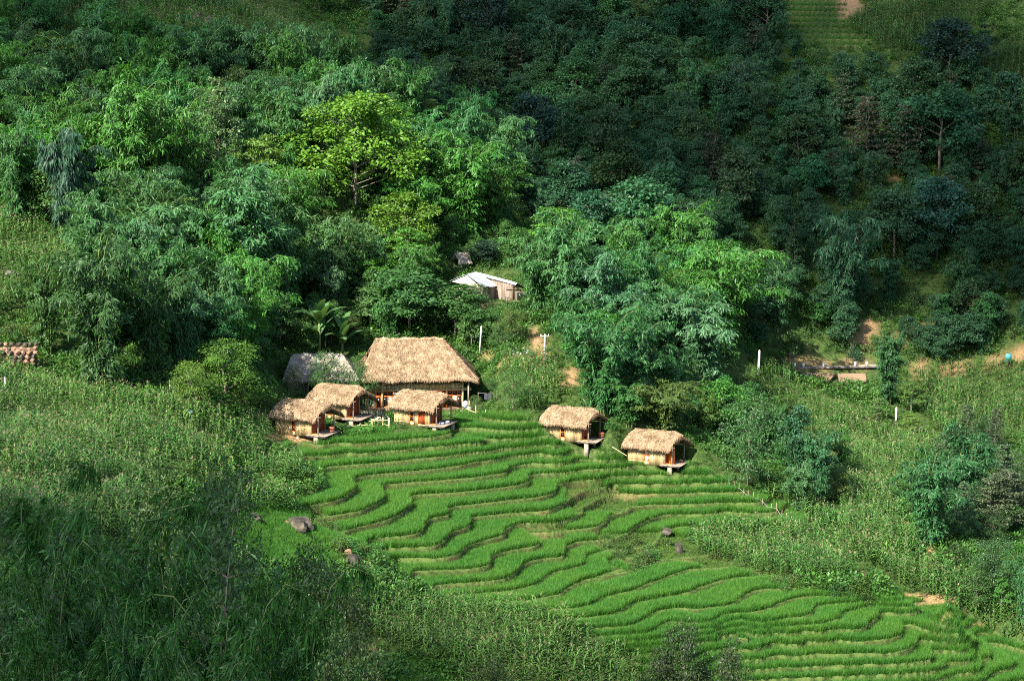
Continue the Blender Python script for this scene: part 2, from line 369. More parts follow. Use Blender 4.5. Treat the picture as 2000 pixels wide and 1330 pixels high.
def soil_at(x, y, z):
    u, v = proj(x, y, z); s = np.zeros(np.shape(u))
    n = .55 * vnoise(x, y, 1.3, 5) + .6 * vnoise(x, y, .5, 6)
    for (a, b, ru, rv, k) in SOIL:
        d = np.hypot((u - a) / ru, (v - b) / rv)
        s = np.maximum(s, k * np.clip((1.15 - d + n) * 2.2, 0, 1))
    return s
# building plots are fixed first, the land is levelled for them
def hut_frame(u, v, D, th):
    p = pt(u, v, D); return p, -R(th)
HUTS = [ # front right wall corner at floor level (u, v, distance), yaw
 (611, 849, 245.5, 23), (680, 817, 252.5, 23), (842, 830, 251.5, 24), (1138, 861, 252.6, 21), (1301, 907, 248.4, 24)]
BASEPX = [(617, 866), (687, 833), (848, 845), (1147, 880), (1306, 922)]
for k_, (ub, vb) in enumerate(BASEPX):          # each hut stands where the foot of its corner pillar meets the land
    Dd = np.arange(225, 275, .1); xx, yy, zz = pt(ub, vb, Dd); hh = terr(rbf(xx, yy))[0]
    i_ = np.nonzero(zz < hh)[0][0]; u_, v_, d_, t_h = HUTS[k_]; HUTS[k_] = (u_, v_, float(Dd[i_]) + .25, t_h); print('hut', k_, d_, HUTS[k_][2])
for (u, v, D, th) in HUTS:
    p, rz = hut_frame(u, v, D, th)
    FOOT.append((p[0], p[1], rz, -4.5, 1.6, -.55, 3.6, p[2] - .22))
    FOOT.append((p[0], p[1], rz, -.6, 1.7, -.5, 3.4, p[2] - .85))
HALL = (np.array(pt(715, 797, 264.0)), R(5)); FOOT.append((HALL[0][0], HALL[0][1], HALL[1], -1.5, 13.5, -.8, 9.0, HALL[0][2]))
GREY = (np.array(pt(562, 772, 262.0)), R(3)); FOOT.append((GREY[0][0], GREY[0][1], GREY[1], -.5, 8, -.8, 6.0, GREY[0][2]))
TIN = (np.array(pt(944, 590, 288.0)), 0.0); FOOT.append((TIN[0][0], TIN[0][1], 0, -5, 6, -1, 9.0, TIN[0][2]))

FG = Grid(-31, 60, 190, 262, 0.2)
g4 = Grid(-31.4, 61, 189.6, 263, 0.8)
fh = rbf(g4.X, g4.Y)
fh = g4.at(fh, FG.X, FG.Y)
fh = fh + .07 * vnoise(FG.X, FG.Y, 3.1, 1) + .03 * vnoise(FG.X, FG.Y, 1.1, 2)
fu, fv = proj(FG.X, FG.Y, fh)
KNOLL = [(410, 978), (545, 985), (585, 1000), (625, 1018), (690, 1058), (735, 1102), (640, 1114), (560, 1118), (425, 1078)]
mask = (inpoly(fu, fv, TERR_POLY) & ~inpoly(fu, fv, KNOLL)).astype(float)
for _ in range(2):
    k = np.pad(mask, 2, mode='edge'); mask = sum(k[i:i + mask.shape[0], j:j + mask.shape[1]] for i in range(5) for j in range(5)) / 25
tz, tt, tst = terr(fh)
FZ = fh * (1 - mask) + tz * mask
FZ += .05 * vnoise(FG.X, FG.Y, .55, 3)
FZ = plots(FG.X, FG.Y, FZ, .6)
edge = np.zeros_like(FZ); edge[0] = edge[-1] = 1; edge[:, 0] = edge[:, -1] = 1
GZ0 = GZ.copy()
GZ = GZ + .5 * vnoise(G.X, G.Y, 7, 8) * (np.hypot(G.X, G.Y) > 60)
GZ = plots(G.X, G.Y, GZ, 2.5)
bw = np.minimum(np.minimum(FG.X - FG.X.min(), FG.X.max() - FG.X), np.minimum(FG.Y - FG.Y.min(), FG.Y.max() - FG.Y))
bw = np.clip(bw / 4, 0, 1) ** .7
FZ = np.where(bw < 1, FZ * bw + (1 - bw) * (G.at(GZ, FG.X, FG.Y) + .06), FZ)
inner = (G.X > FG.X.min() + 2) & (G.X < FG.X.max() - 2) & (G.Y > FG.Y.min() + 2) & (G.Y < FG.Y.max() - 2)
coarse = GZ - inner * 2.0
def ground(x, y):
    x = np.asarray(x, float); y = np.asarray(y, float)
    f = (x > FG.x0 + .3) & (x < FG.x0 + (FG.nx - 2) * .2) & (y > FG.y0 + .3) & (y < FG.y0 + (FG.ny - 2) * .2)
    return np.where(f, FG.at(FZ, x, y), G.at(GZ, x, y))
def gat(u, v, d0=125.0, d1=520.0):
    p = at(u, v, d0, d1)
    return np.array([p[0], p[1], float(ground(p[0], p[1]))])

def ground_mat():
    m = bpy.data.materials.new('ground_cover_and_soil'); t, N, L = nodes(m)
    b = N['Principled BSDF']; b.inputs['Roughness'].default_value = .95; b.inputs['Specular IOR Level'].default_value = .1
    tc = N.new('ShaderNodeTexCoord')
    def nz(sc, det=5):
        q = N.new('ShaderNodeTexNoise'); q.inputs['Scale'].default_value = sc; q.inputs['Detail'].default_value = det
        L.new(tc.outputs['Object'], q.inputs[0]); return q.outputs[0]
    def ramp(src, c1, c2, a=.35, bb=.65):
        r = N.new('ShaderNodeValToRGB'); e = r.color_ramp.elements
        e[0].position = a; e[0].color = (*c1, 1); e[1].position = bb; e[1].color = (*c2, 1); L.new(src, r.inputs[0]); return r.outputs[0]
    def mix(f, a, c):
        x = N.new('ShaderNodeMix'); x.data_type = 'RGBA'; L.new(f, x.inputs['Factor']); L.new(a, x.inputs['A']); L.new(c, x.inputs['B']); return x.outputs['Result']
    def attr(n):
        a = N.new('ShaderNodeAttribute'); a.attribute_name = n; return a.outputs['Fac']
    n1, n2, n3 = nz(.35), nz(2.2), nz(6.0, 6)
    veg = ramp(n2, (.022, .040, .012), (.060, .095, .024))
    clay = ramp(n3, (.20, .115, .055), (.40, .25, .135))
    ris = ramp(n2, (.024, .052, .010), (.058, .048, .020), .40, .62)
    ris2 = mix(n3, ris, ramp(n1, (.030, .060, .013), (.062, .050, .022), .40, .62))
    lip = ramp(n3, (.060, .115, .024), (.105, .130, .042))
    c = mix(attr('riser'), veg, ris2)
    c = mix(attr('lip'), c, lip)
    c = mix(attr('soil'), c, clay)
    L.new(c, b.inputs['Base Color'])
    bp = N.new('ShaderNodeBump'); bp.inputs['Strength'].default_value = .7; bp.inputs['Distance'].default_value = .12
    L.new(n3, bp.inputs['Height']); L.new(bp.outputs[0], b.inputs['Normal'])
    return m
M['ground'] = ground_mat()
def grid_obj(name, g, Z, attrs, keep=None):
    V = np.stack([g.X, g.Y, Z], -1).reshape(-1, 3)
    i = np.arange(g.nx * g.ny).reshape(g.ny, g.nx)
    Fc = np.stack([i[:-1, :-1], i[:-1, 1:], i[1:, 1:], i[1:, :-1]], -1).reshape(-1, 4)
    if keep is not None: Fc = Fc[keep[:-1, :-1].ravel()]
    me = me_from(name, V, Fc, M['ground'], smooth=True)
    for k, a in attrs.items():
        at_ = me.attributes.new(k, 'FLOAT', 'POINT'); at_.data.foreach_set('value', a.ravel().astype(np.float32))
    o = obj(name, me); o['kind'] = 'structure'; return o
o = grid_obj('hillside', G, coarse, {'soil': soil_at(G.X, G.Y, GZ), 'riser': np.zeros_like(GZ), 'lip': np.zeros_like(GZ)})
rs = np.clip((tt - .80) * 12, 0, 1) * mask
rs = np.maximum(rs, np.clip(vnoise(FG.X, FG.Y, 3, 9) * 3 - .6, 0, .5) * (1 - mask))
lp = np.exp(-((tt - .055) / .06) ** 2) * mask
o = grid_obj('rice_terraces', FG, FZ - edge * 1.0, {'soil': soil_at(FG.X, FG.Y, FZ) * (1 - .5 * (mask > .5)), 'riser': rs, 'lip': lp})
o['label'] = 'curving stepped earth banks holding the green rice below the huts'

# a second flight of terraces high on the far slope
T2_POLY = [(1515,-60),(1660,-60),(1652,40),(1690,60),(1722,88),(1640,96),(1560,88),(1510,60)]
c0 = at(1515, 90); c1 = at(1725, 5)
T2 = Grid(round(c0[0] - 4), round(c1[0] + 4), round(c0[1] - 6), round(c1[1] + 22), .4)
th_ = rbf(T2.X, T2.Y) + .2 * vnoise(T2.X, T2.Y, 4, 4)
a_ = np.floor(th_ / .9) * .9; q_ = (th_ - a_) / .9
z2 = a_ + .9 * np.clip((q_ - .72) / .28, 0, 1)
u2, v2 = proj(T2.X, T2.Y, th_); m2 = inpoly(u2, v2, T2_POLY)
z2 = np.where(m2, z2, th_ - .5) + .25 * m2
grid_obj('far_rice_terraces', T2, z2, {'soil': soil_at(T2.X, T2.Y, th_), 'riser': np.clip((q_ - .7) * 9, 0, 1) * m2, 'lip': np.exp(-((q_ - .05) / .1) ** 2) * m2})
# ------------------------------------------------------------------ plants: shapes
def unit(a): return a / (np.linalg.norm(a, axis=-1, keepdims=True) + 1e-9)
def leaf_quads(C, A, Nn, Ln, Wd, droop=.12):
    A = unit(A); Sd = unit(np.cross(A, Nn)); Ln = np.asarray(Ln)[..., None] * np.ones((len(C), 1)); Wd = np.asarray(Wd)[..., None] * np.ones((len(C), 1))
    dz = np.array([0, 0, -1.0])
    mid = C + A * Ln * .42
    V = np.stack([C, mid + Sd * Wd * .5, C + A * Ln + dz * Ln * droop, mid - Sd * Wd * .5], 1)
    return V.reshape(-1, 3)
def quads(V): return np.arange(len(V)).reshape(-1, 4)
def pair(name, stem_me, leaf_me): return (name, stem_me, leaf_me)

def bamboo(seed, Hh=12.0, Rr=4.5, culms=28, sprays=20, lv=15, leafL=.55, leafW=.12, mat='leaf', wind=None, tlo=0.0, droop=.55, s0=.07, spl=1.4, hang=.7):
    g = np.random.default_rng(seed); st = MB(); LVs = []
    for c in range(culms):
        az = g.uniform(0, math.tau); d = np.array([math.cos(az), math.sin(az), 0.0])
        h = Hh * g.uniform(.55, 1.0); out = Rr * g.uniform(.12, 1.0) * (.6 + .4 * h / Hh); dr = droop * g.uniform(.5, 1.35)
        b = np.array([g.normal(0, .07 * Rr), g.normal(0, .07 * Rr), 0]); tw = g.normal(0, .25)
        side = np.array([-d[1], d[0], 0])
        def pos(s):
            s = np.asarray(s)[..., None]
            return b + d * out * s ** 1.9 + side * tw * out * s ** 2 + np.array([0, 0, 1.0]) * h * (s * (1 + dr) - dr * s ** 3)
        ss = np.linspace(0, 1, 8); pp = pos(ss)
        st.tube([tuple(p) for p in pp], [.055 * (1 - .85 * s) + .008 for s in ss], 4, cap=False)
        s = s0 + (1 - s0) * g.random(sprays) ** .8
        p = pos(s); tg = unit(pos(s + .02) - p)
        rd = g.normal(size=(sprays, 3)); rd[:, 2] *= .35
        dr_ = unit(tg * .5 + rd * .55 + d * .45)
        L_ = spl * g.uniform(.6, 1.25, sprays) * (1.15 - .35 * s)
        t = tlo + (1 - tlo) * g.random((sprays, lv)) ** .8
        C = p[:, None] + dr_[:, None] * (t * L_[:, None])[..., None] + np.array([0, 0, -1.0]) * (.45 * L_[:, None] * t ** 2)[..., None]
        C = C + g.normal(0, .10, C.shape)
        A = dr_[:, None] * .55 + g.normal(0, .45, C.shape) + np.array([0, 0, -hang])
        if wind is not None: A = A * .55 + np.array(wind) + g.normal(0, .22, (sprays, 1, 3))
        Nn = np.array([0, 0, .8]) + g.normal(0, .45, C.shape) + d * .5
        C = C.reshape(-1, 3)
        LVs.append(leaf_quads(C, A.reshape(-1, 3), Nn.reshape(-1, 3), leafL * g.uniform(.6, 1.25, len(C)), leafW * g.uniform(.7, 1.3, len(C))))
    V = np.concatenate(LVs)
    return st.mesh('culms', M['culm']), me_from('bamboo_leaves', V, quads(V), M[mat])

def broad(seed, Hh=9.0, Rr=3.4, th=.35, lobes=10, cl=13, lf=30, leafL=.38, leafW=.20, flat=.55, cr=.75, trunk_r=.16, bark='bark', layered=False, gap=.0, squash=1.0, lrk=1.0, mat='leaf'):
    g = np.random.default_rng(seed); st = MB(); LVs = []
    top = np.array([g.normal(0, .25), g.normal(0, .25), Hh * .8])
    tp = [np.array([0, 0, -.3]), np.array([g.normal(0, .12), g.normal(0, .12), Hh * th]), np.array([top[0] * .5, top[1] * .5, Hh * .6]), top]
    st.tube([tuple(p) for p in tp], [trunk_r, trunk_r * .75, trunk_r * .5, trunk_r * .18], 6)
    for l in range(lobes):
        f = (l + .5) / lobes; zz = Hh * (th + (1 - th) * (.12 + .82 * f))
        env = math.sin(math.pi * min(1, (.22 + .74 * f))) ** .75
        az = l * 2.4 + g.uniform(-.5, .5); rr = Rr * env * g.uniform(.3, .95 if lrk < 1 else .78)
        lr = Rr * lrk * g.uniform(.34, .52) * (1.15 - .35 * f)
        c = np.array([math.cos(az) * rr, math.sin(az) * rr, zz - lr * .15])
        z0 = Hh * (th * .8 + (.62 - th * .4) * f)
        st.tube([(top[0] * .4 * f, top[1] * .4 * f, z0), tuple(c * np.array([.55, .55, 1]) + np.array([0, 0, -.35 * lr])), tuple(c)], [trunk_r * .38, trunk_r * .22, .02], 4, cap=False)
        dv = unit(g.normal(size=(cl, 3)) + np.array([0, 0, .45]) + c * np.array([.35, .35, 0]) / Rr)
        if layered: dv[:, 2] *= .3
        cc = c + dv * lr * np.array([1, 1, .62 * squash]) * g.uniform(.65, 1.05, (cl, 1))
        for q, dd in zip(cc, dv):
            if g.random() < gap: continue
            k = max(6, int(lf * g.uniform(.6, 1.3)))
            off = g.normal(0, 1, (k, 3)); off = unit(off) * g.random((k, 1)) ** .4 * cr * np.array([1, 1, flat])
            A = unit(off + dd * .3) + g.normal(0, .35, off.shape) + np.array([0, 0, -.25])
            Nn = dd * .7 + np.array([0, 0, .75]) + g.normal(0, .4, off.shape)
            LVs.append(leaf_quads(q + off, A, Nn, leafL * g.uniform(.6, 1.25, k), leafW * g.uniform(.75, 1.25, k)))
    V = np.concatenate(LVs)
    return st.mesh('trunk', M[bark]), me_from('tree_leaves', V, quads(V), M[mat])

def slender(seed, Hh=9.0, tiers=8, lf=34, leafL=.45, leafW=.21, Rr=1.9, bare=.42, bark='bark', whorl=6):
    g = np.random.default_rng(seed); st = MB(); LVs = []
    lean = g.normal(0, .03, 2)
    st.tube([(0, 0, -.4), (lean[0] * Hh * .5, lean[1] * Hh * .5, Hh * .5), (lean[0] * Hh, lean[1] * Hh, Hh * .97)], [.075, .05, .015], 5)
    for t in range(tiers):
        f = t / (tiers - 1); z = Hh * (bare + (1 - bare) * f); r = Rr * (1 - .72 * f) * g.uniform(.8, 1.2)
        n = whorl if t < tiers - 1 else 3
        for a in range(n):
            az = g.uniform(0, math.tau); d = np.array([math.cos(az), math.sin(az), .22])
            c0 = np.array([lean[0] * z, lean[1] * z, z]); tip = c0 + d * r
            st.tube([tuple(c0), tuple(tip)], [.028, .008], 3, cap=False)
            k = lf; tt_ = g.uniform(.35, 1.1, (k, 1))
            C = c0 + d * r * tt_ + g.normal(0, .24, (k, 3)) * np.array([1, 1, .55])
            A = d + g.normal(0, .7, (k, 3)) + np.array([0, 0, -.3]); Nn = np.array([0, 0, 1.0]) + g.normal(0, .4, (k, 3))
            LVs.append(leaf_quads(C, A, Nn, leafL * g.uniform(.6, 1.2, k), leafW * g.uniform(.8, 1.2, k)))
    V = np.concatenate(LVs)
    return st.mesh('trunk', M[bark]), me_from('tree_leaves', V, quads(V), M['leaf'])

def bush(seed, Hh=2.6, Rr=1.8, cl=46, lf=26, leafL=.28, leafW=.13, cr=.5):
    g = np.random.default_rng(seed); st = MB(); LVs = []
    for c in range(cl):
        d = unit(g.normal(size=3) + np.array([0, 0, .5])); d[2] = abs(d[2])
        q = d * np.array([Rr, Rr, Hh * .85]) * g.uniform(.5, .95)
        if c % 4 == 0: st.tube([(d[0] * .15, d[1] * .15, -.2), tuple(q * np.array([.6, .6, .6])), tuple(q)], [.05, .03, .01], 3, cap=False)
        off = unit(g.normal(size=(lf, 3))) * g.random((lf, 1)) ** .4 * cr
        A = off + d * .4 + g.normal(0, .3, off.shape); Nn = d * .7 + np.array([0, 0, .7]) + g.normal(0, .4, off.shape)
        LVs.append(leaf_quads(q + off, A, Nn, leafL * g.uniform(.6, 1.3, lf), leafW * g.uniform(.7, 1.3, lf)))
    V = np.concatenate(LVs)
    return st.mesh('stems', M['bark']), me_from('bush_leaves', V, quads(V), M['leaf'])

def strip(V, Fc, base, az, el0, el1, L, W, n=4, fold=0.0):
    """an arching blade of n quads: elevation goes from el0 to el1"""
    p = np.array(base, float); d = np.array([math.cos(az), math.sin(az), 0]); sd = np.array([-d[1], d[0], 0])
    b = len(V)
    for i in range(n + 1):
        f = i / n; w = W * (math.sin(math.pi * (.16 + .84 * f)) ** .8 if i < n else .04) * .5
        V.append(p - sd * w); V.append(p + sd * w)
        el = el0 + (el1 - el0) * (i + .5) / n
        p = p + (d * math.cos(el) + np.array([0, 0, 1]) * math.sin(el)) * (L / n)
    for i in range(n): Fc.append([b + 2 * i, b + 2 * i + 1, b + 2 * i + 3, b + 2 * i + 2])
def maize(seed):
    g = np.random.default_rng(seed); V, Fc, mi = [], [], []
    hh = g.uniform(1.9, 2.3)
    for k in range(2): strip(V, Fc, (0, 0, 0), k * 1.57, 1.57, 1.52, hh, .05, 3)
    for i in range(10):
        z = hh * (.16 + .075 * i); az = i * math.pi + g.normal(0, .5)
        strip(V, Fc, (0, 0, z), az, g.uniform(.85, 1.2), g.uniform(-1.1, -.3), g.uniform(.65, 1.0), g.uniform(.09, .125), 4)
    mi = [0] * len(Fc)
    for i in range(7): strip(V, Fc, (0, 0, hh * .97), g.uniform(0, 6.28), g.uniform(.7, 1.5), g.uniform(.2, 1.3), g.uniform(.22, .36), .028, 2)
    mi += [1] * (len(Fc) - len(mi))
    return me_from('maize_plant', V, np.array(Fc), [M['maize'], M['tassel']], mi)
def tuft(seed, n, hgt, spread, wd, mat, name, el=(1.1, 1.5), el1=(.2, 1.1)):
    g = np.random.default_rng(seed); V, Fc = [], []
    for i in range(n):
        a = g.uniform(0, 6.28); r = spread * g.random() ** .5
        strip(V, Fc, (r * math.cos(a), r * math.sin(a), -.03), g.uniform(0, 6.28), g.uniform(*el), g.uniform(*el1), hgt * g.uniform(.75, 1.15), wd, 2)
    return me_from(name, V, np.array(Fc), mat)
def shrublet(seed, n=70, r=.55, hgt=.75, leafL=.24, leafW=.11):
    g = np.random.default_rng(seed)
    d = unit(g.normal(size=(n, 3))); d[:, 2] = np.abs(d[:, 2])
    C = d * np.array([r, r, hgt]) * g.uniform(.35, 1, (n, 1))
    V = leaf_quads(C, d + g.normal(0, .5, (n, 3)), d * .6 + np.array([0, 0, .8]) + g.normal(0, .4, (n, 3)), leafL * g.uniform(.6, 1.3, n), leafW * g.uniform(.7, 1.3, n))
    return me_from('shrublet_leaves', V, quads(V), M['bush'])

KIND = {}
KIND['bamboo'] = [bamboo(100 + i, Hh=12, Rr=4.6 + .5 * (i % 3), culms=32, sprays=24, droop=.5 + .08 * i) for i in range(5)]
KIND['tallbamboo'] = [bamboo(130 + i, Hh=14, Rr=2.7, culms=22, sprays=24, droop=.42, s0=.12, leafL=.6, leafW=.13) for i in range(3)]
KIND['willowy'] = [bamboo(140 + i, Hh=11, Rr=4.0, culms=24, sprays=24, droop=.75, s0=.15, leafL=.75, leafW=.13, hang=1.5, spl=1.5) for i in range(2)]
KIND['leafy'] = [broad(200 + i, lobes=11 + i % 3, cl=14, lf=32) for i in range(4)]
KIND['bright'] = [broad(220 + i, Hh=13, Rr=6.4, th=.17, lobes=24, cl=14, lf=34, leafL=.42, leafW=.24, cr=.85, flat=.5, gap=.03, lrk=.72, trunk_r=.18, bark='bark') for i in range(2)]
KIND['layered'] = [broad(240 + i, Hh=10, Rr=4.6, th=.35, lobes=12, cl=12, lf=30, flat=.22, layered=True, leafL=.42, leafW=.2, trunk_r=.17, bark='palebark') for i in range(2)]
KIND['fine'] = [broad(260 + i, Hh=7, Rr=4.0, th=.16, lobes=13, cl=16, lf=38, leafL=.26, leafW=.09, cr=.75, flat=.5, trunk_r=.13) for i in range(2)]
KIND['slender'] = [slender(300 + i, Hh=8.5 + i * .5, Rr=1.7 + .3 * i, bare=.36 - .06 * i) for i in range(4)]
KIND['tiered'] = [slender(320 + i, Hh=11, Rr=2.9, tiers=11, lf=44, bare=.18, whorl=8, leafL=.4, leafW=.2) for i in range(2)]
KIND['bush'] = [bush(400 + i, Hh=2.4 + .3 * i, Rr=1.7 + .2 * (i % 2)) for i in range(4)]
MAIZE = [maize(500 + i) for i in range(4)]
RICE = [tuft(520 + i, 15, .72, .16, .021, M['rice'], 'rice_tuft', (1.05, 1.5), (.5, 1.3)) for i in range(4)]
GRASS = [tuft(530 + i, 9, .42, .16, .030, M['grass'], 'grass_tuft', (.8, 1.5), (-.4, .8)) for i in range(3)]
SHRUB = [shrublet(540 + i) for i in range(4)]

PARTN = {'bamboo': 'culms', 'tallbamboo': 'culms', 'willowy': 'culms'}
def plant(name, kind, var, p, hgt, label, cat, color, group=None, wide=1.0, rz=None):
    """a tree at p, as high as hgt: an Empty at its foot with trunk and foliage as children"""
    stem, lv = KIND[kind][var % len(KIND[kind])]
    nat = {'bamboo': 11.5, 'tallbamboo': 13.5, 'willowy': 10, 'leafy': 8.6, 'bright': 12.6, 'layered': 9.6, 'fine': 6.8, 'slender': 8.8, 'tiered': 11, 'bush': 2.6}[kind]
    s = hgt / nat
    o = thing(name, label, cat, tuple(p), random.uniform(0, 6.28) if rz is None else rz, group, scale=(s * wide, s * wide, s))
    obj(PARTN.get(kind, 'stems' if kind == 'bush' else 'trunk'), stem, o)
    obj('foliage', lv, o, color=color)
    return o

# scattering many small plants over one object (grass, rice, fields): points with rotation, size and choice
def scatter(name, pos, meshes, label, smin=.8, smax=1.2, tilt=.1, protos=None, scl=None):
    n = len(pos)
    me = bpy.data.meshes.new(name); me.vertices.add(n); me.vertices.foreach_set('co', np.asarray(pos, np.float32).ravel())
    rot = np.stack([rng.normal(0, tilt, n), rng.normal(0, tilt, n), rng.uniform(0, 6.28, n)], 1).astype(np.float32)
    a = me.attributes.new('rot', 'FLOAT_VECTOR', 'POINT'); a.data.foreach_set('vector', rot.ravel())
    a = me.attributes.new('scl', 'FLOAT', 'POINT'); a.data.foreach_set('value', (rng.uniform(smin, smax, n) * (1 if scl is None else scl)).astype(np.float32))
    a = me.attributes.new('pick', 'INT', 'POINT'); a.data.foreach_set('value', rng.integers(0, len(meshes), n).astype(np.int32))
    o = obj(name, me); o['kind'] = 'stuff'; o['label'] = label
    ng = bpy.data.node_groups.new(name + '_spread', 'GeometryNodeTree')
    ng.interface.new_socket('Geometry', in_out='INPUT', socket_type='NodeSocketGeometry'); ng.interface.new_socket('Geometry', in_out='OUTPUT', socket_type='NodeSocketGeometry')
    N, L = ng.nodes, ng.links
    gi = N.new('NodeGroupInput'); go = N.new('NodeGroupOutput')
    j = N.new('GeometryNodeJoinGeometry')
    for m in reversed(meshes):
        # the shape of one plant, carried by an object that stands in the field itself
        q = N.new('GeometryNodeObjectInfo'); q.transform_space = 'ORIGINAL'; q.inputs['Object'].default_value = m; q.inputs['As Instance'].default_value = True
        L.new(q.outputs['Geometry'], j.inputs[0])
    ip = N.new('GeometryNodeInstanceOnPoints'); L.new(gi.outputs[0], ip.inputs['Points']); L.new(j.outputs[0], ip.inputs['Instance'])
    ip.inputs['Pick Instance'].default_value = True
    def na(k, ty):
        x = N.new('GeometryNodeInputNamedAttribute'); x.data_type = ty; x.inputs['Name'].default_value = k; return x.outputs['Attribute']
    L.new(na('pick', 'INT'), ip.inputs['Instance Index']); L.new(na('scl', 'FLOAT'), ip.inputs['Scale'])
    e2r = N.new('FunctionNodeEulerToRotation'); L.new(na('rot', 'FLOAT_VECTOR'), e2r.inputs[0]); L.new(e2r.outputs[0], ip.inputs['Rotation'])
    L.new(ip.outputs[0], go.inputs[0])
    md = o.modifiers.new('spread', 'NODES'); md.node_group = ng
    return o
# ------------------------------------------------------------------ buildings
def thatch_surface(fn, nu, nv, thick):
    """fn(a, b) -> point on the outer face (a, b in 0..1); closed shell of given thickness"""
    V, Fc = [], []
    for k in (0, 1):
        for j in range(nv + 1):
            for i in range(nu + 1):
                p = Vector(fn(i / nu, j / nv)); V.append((p.x, p.y, p.z - k * thick))
    I = lambda k, j, i: k * (nu + 1) * (nv + 1) + j * (nu + 1) + i
    for j in range(nv):
        for i in range(nu):
            Fc.append([I(0, j, i), I(0, j, i + 1), I(0, j + 1, i + 1), I(0, j + 1, i)])
            Fc.append([I(1, j, i), I(1, j + 1, i), I(1, j + 1, i + 1), I(1, j, i + 1)])
    for i in range(nu):
        Fc.append([I(0, 0, i), I(1, 0, i), I(1, 0, i + 1), I(0, 0, i + 1)]); Fc.append([I(0, nv, i), I(0, nv, i + 1), I(1, nv, i + 1), I(1, nv, i)])
    for j in range(nv):
        Fc.append([I(0, j, 0), I(0, j + 1, 0), I(1, j + 1, 0), I(1, j, 0)]); Fc.append([I(0, j, nu), I(1, j, nu), I(1, j + 1, nu), I(0, j + 1, nu)])
    return V, Fc
def straws(fn, n, Ls, W, up=.05, g=None, eave=0, spread=.55, ends=0):
    """loose straws lying down the slope (b = 0 eave, b = 1 ridge) and hanging over the edges"""
    g = g or np.random.default_rng(1); V = []
    def one(a, b, l, lift):
        p = Vector(fn(a, b)); q = Vector(fn(a, max(0, b - .04)))
        d = (q - p); d = d.normalized() if d.length > 1e-6 else Vector((0, 0, -1))
        e = Vector(fn(min(1, a + .02), b)) - Vector(fn(max(0, a - .02), b)); e.normalize()
        nrm = e.cross(d); nrm = -nrm if nrm.z < 0 else nrm
        d = (d + e * g.normal(0, spread) + nrm * g.uniform(-.02, .22)).normalized(); s = d.cross(nrm).normalized() * W * g.uniform(.6, 1.4)
        p = p + nrm * lift - d * l * .3
        V.extend([p - s * .5, p + s * .5, p + d * l + s * .15, p + d * l - s * .15])
    for _ in range(n): one(g.random(), g.random(), Ls * g.uniform(.5, 1.3), up * g.uniform(.1, 1))
    for _ in range(eave): one(g.random(), g.uniform(0, .06), Ls * g.uniform(.6, 1.5), up * g.uniform(-2, .8))
    for _ in range(ends): one(g.uniform(.95, 1), g.random(), Ls * g.uniform(.5, 1.2), up * g.uniform(-1, 1))
    return np.array([tuple(v) for v in V])

def staves(mb, x0, x1, z0, z1, y, axis='x', w=.11, th=.05, gaps=(), jit=.03):
    x = x0
    while x < x1 - .02:
        c = x + w / 2
        for (a, b) in [(z0, z1)]:
            segs = [(a, b)]
            for (g0, g1, h0, h1) in gaps:
                if g0 < c < g1: segs = [(a, h0), (h1, b)]
            for (p, q) in segs:
                if q - p < .04: continue
                h = random.uniform(-jit, jit); q2 = q + (h if q == z1 else 0)
                d = random.uniform(-.012, .012)
                if axis == 'x': mb.box((c, y + d, (p + q2) / 2), (w * .92, th, q2 - p))
                else: mb.box((y + d, c, (p + q2) / 2), (th, w * .92, q2 - p))
        x += w
    return mb

def window(root, x0, x1, z0, z1, y, panes=(1, 2), fw=.07, frame='orange', pane='glass', axis='x', pw=None):
    f = MB(); nx, nz = panes
    B = (lambda a, b, c, d: f.span(a, b, y - .05, y + .05, c, d)) if axis == 'x' else (lambda a, b, c, d: f.span(y - .05, y + .05, a, b, c, d))
    B(x0, x1, z0, z0 + fw); B(x0, x1, z1 - fw, z1); B(x0, x0 + fw, z0 + fw, z1 - fw); B(x1 - fw, x1, z0 + fw, z1 - fw)
    for i in range(1, nx): c = x0 + (x1 - x0) * i / nx; B(c - fw * .4, c + fw * .4, z0 + fw, z1 - fw)
    for i in range(1, nz): c = z0 + (z1 - z0) * i / nz; B(x0 + fw, x1 - fw, c - fw * .4, c + fw * .4)
    o = f.build('window', M[frame], root)
    for i in range(nx):
        for k in range(nz):
            a0 = x0 + (x1 - x0) * i / nx + fw * .5; a1 = x0 + (x1 - x0) * (i + 1) / nx - fw * .5
            b0 = z0 + (z1 - z0) * k / nz + fw * .5; b1 = z0 + (z1 - z0) * (k + 1) / nz - fw * .5
            q = MB()
            if axis == 'x': q.span(a0, a1, y + .005, y + .02, b0, b1)
            else: q.span(y + .005, y + .02, a0, a1, b0, b1)
            q.build('pane', M[pane], o)
    return o

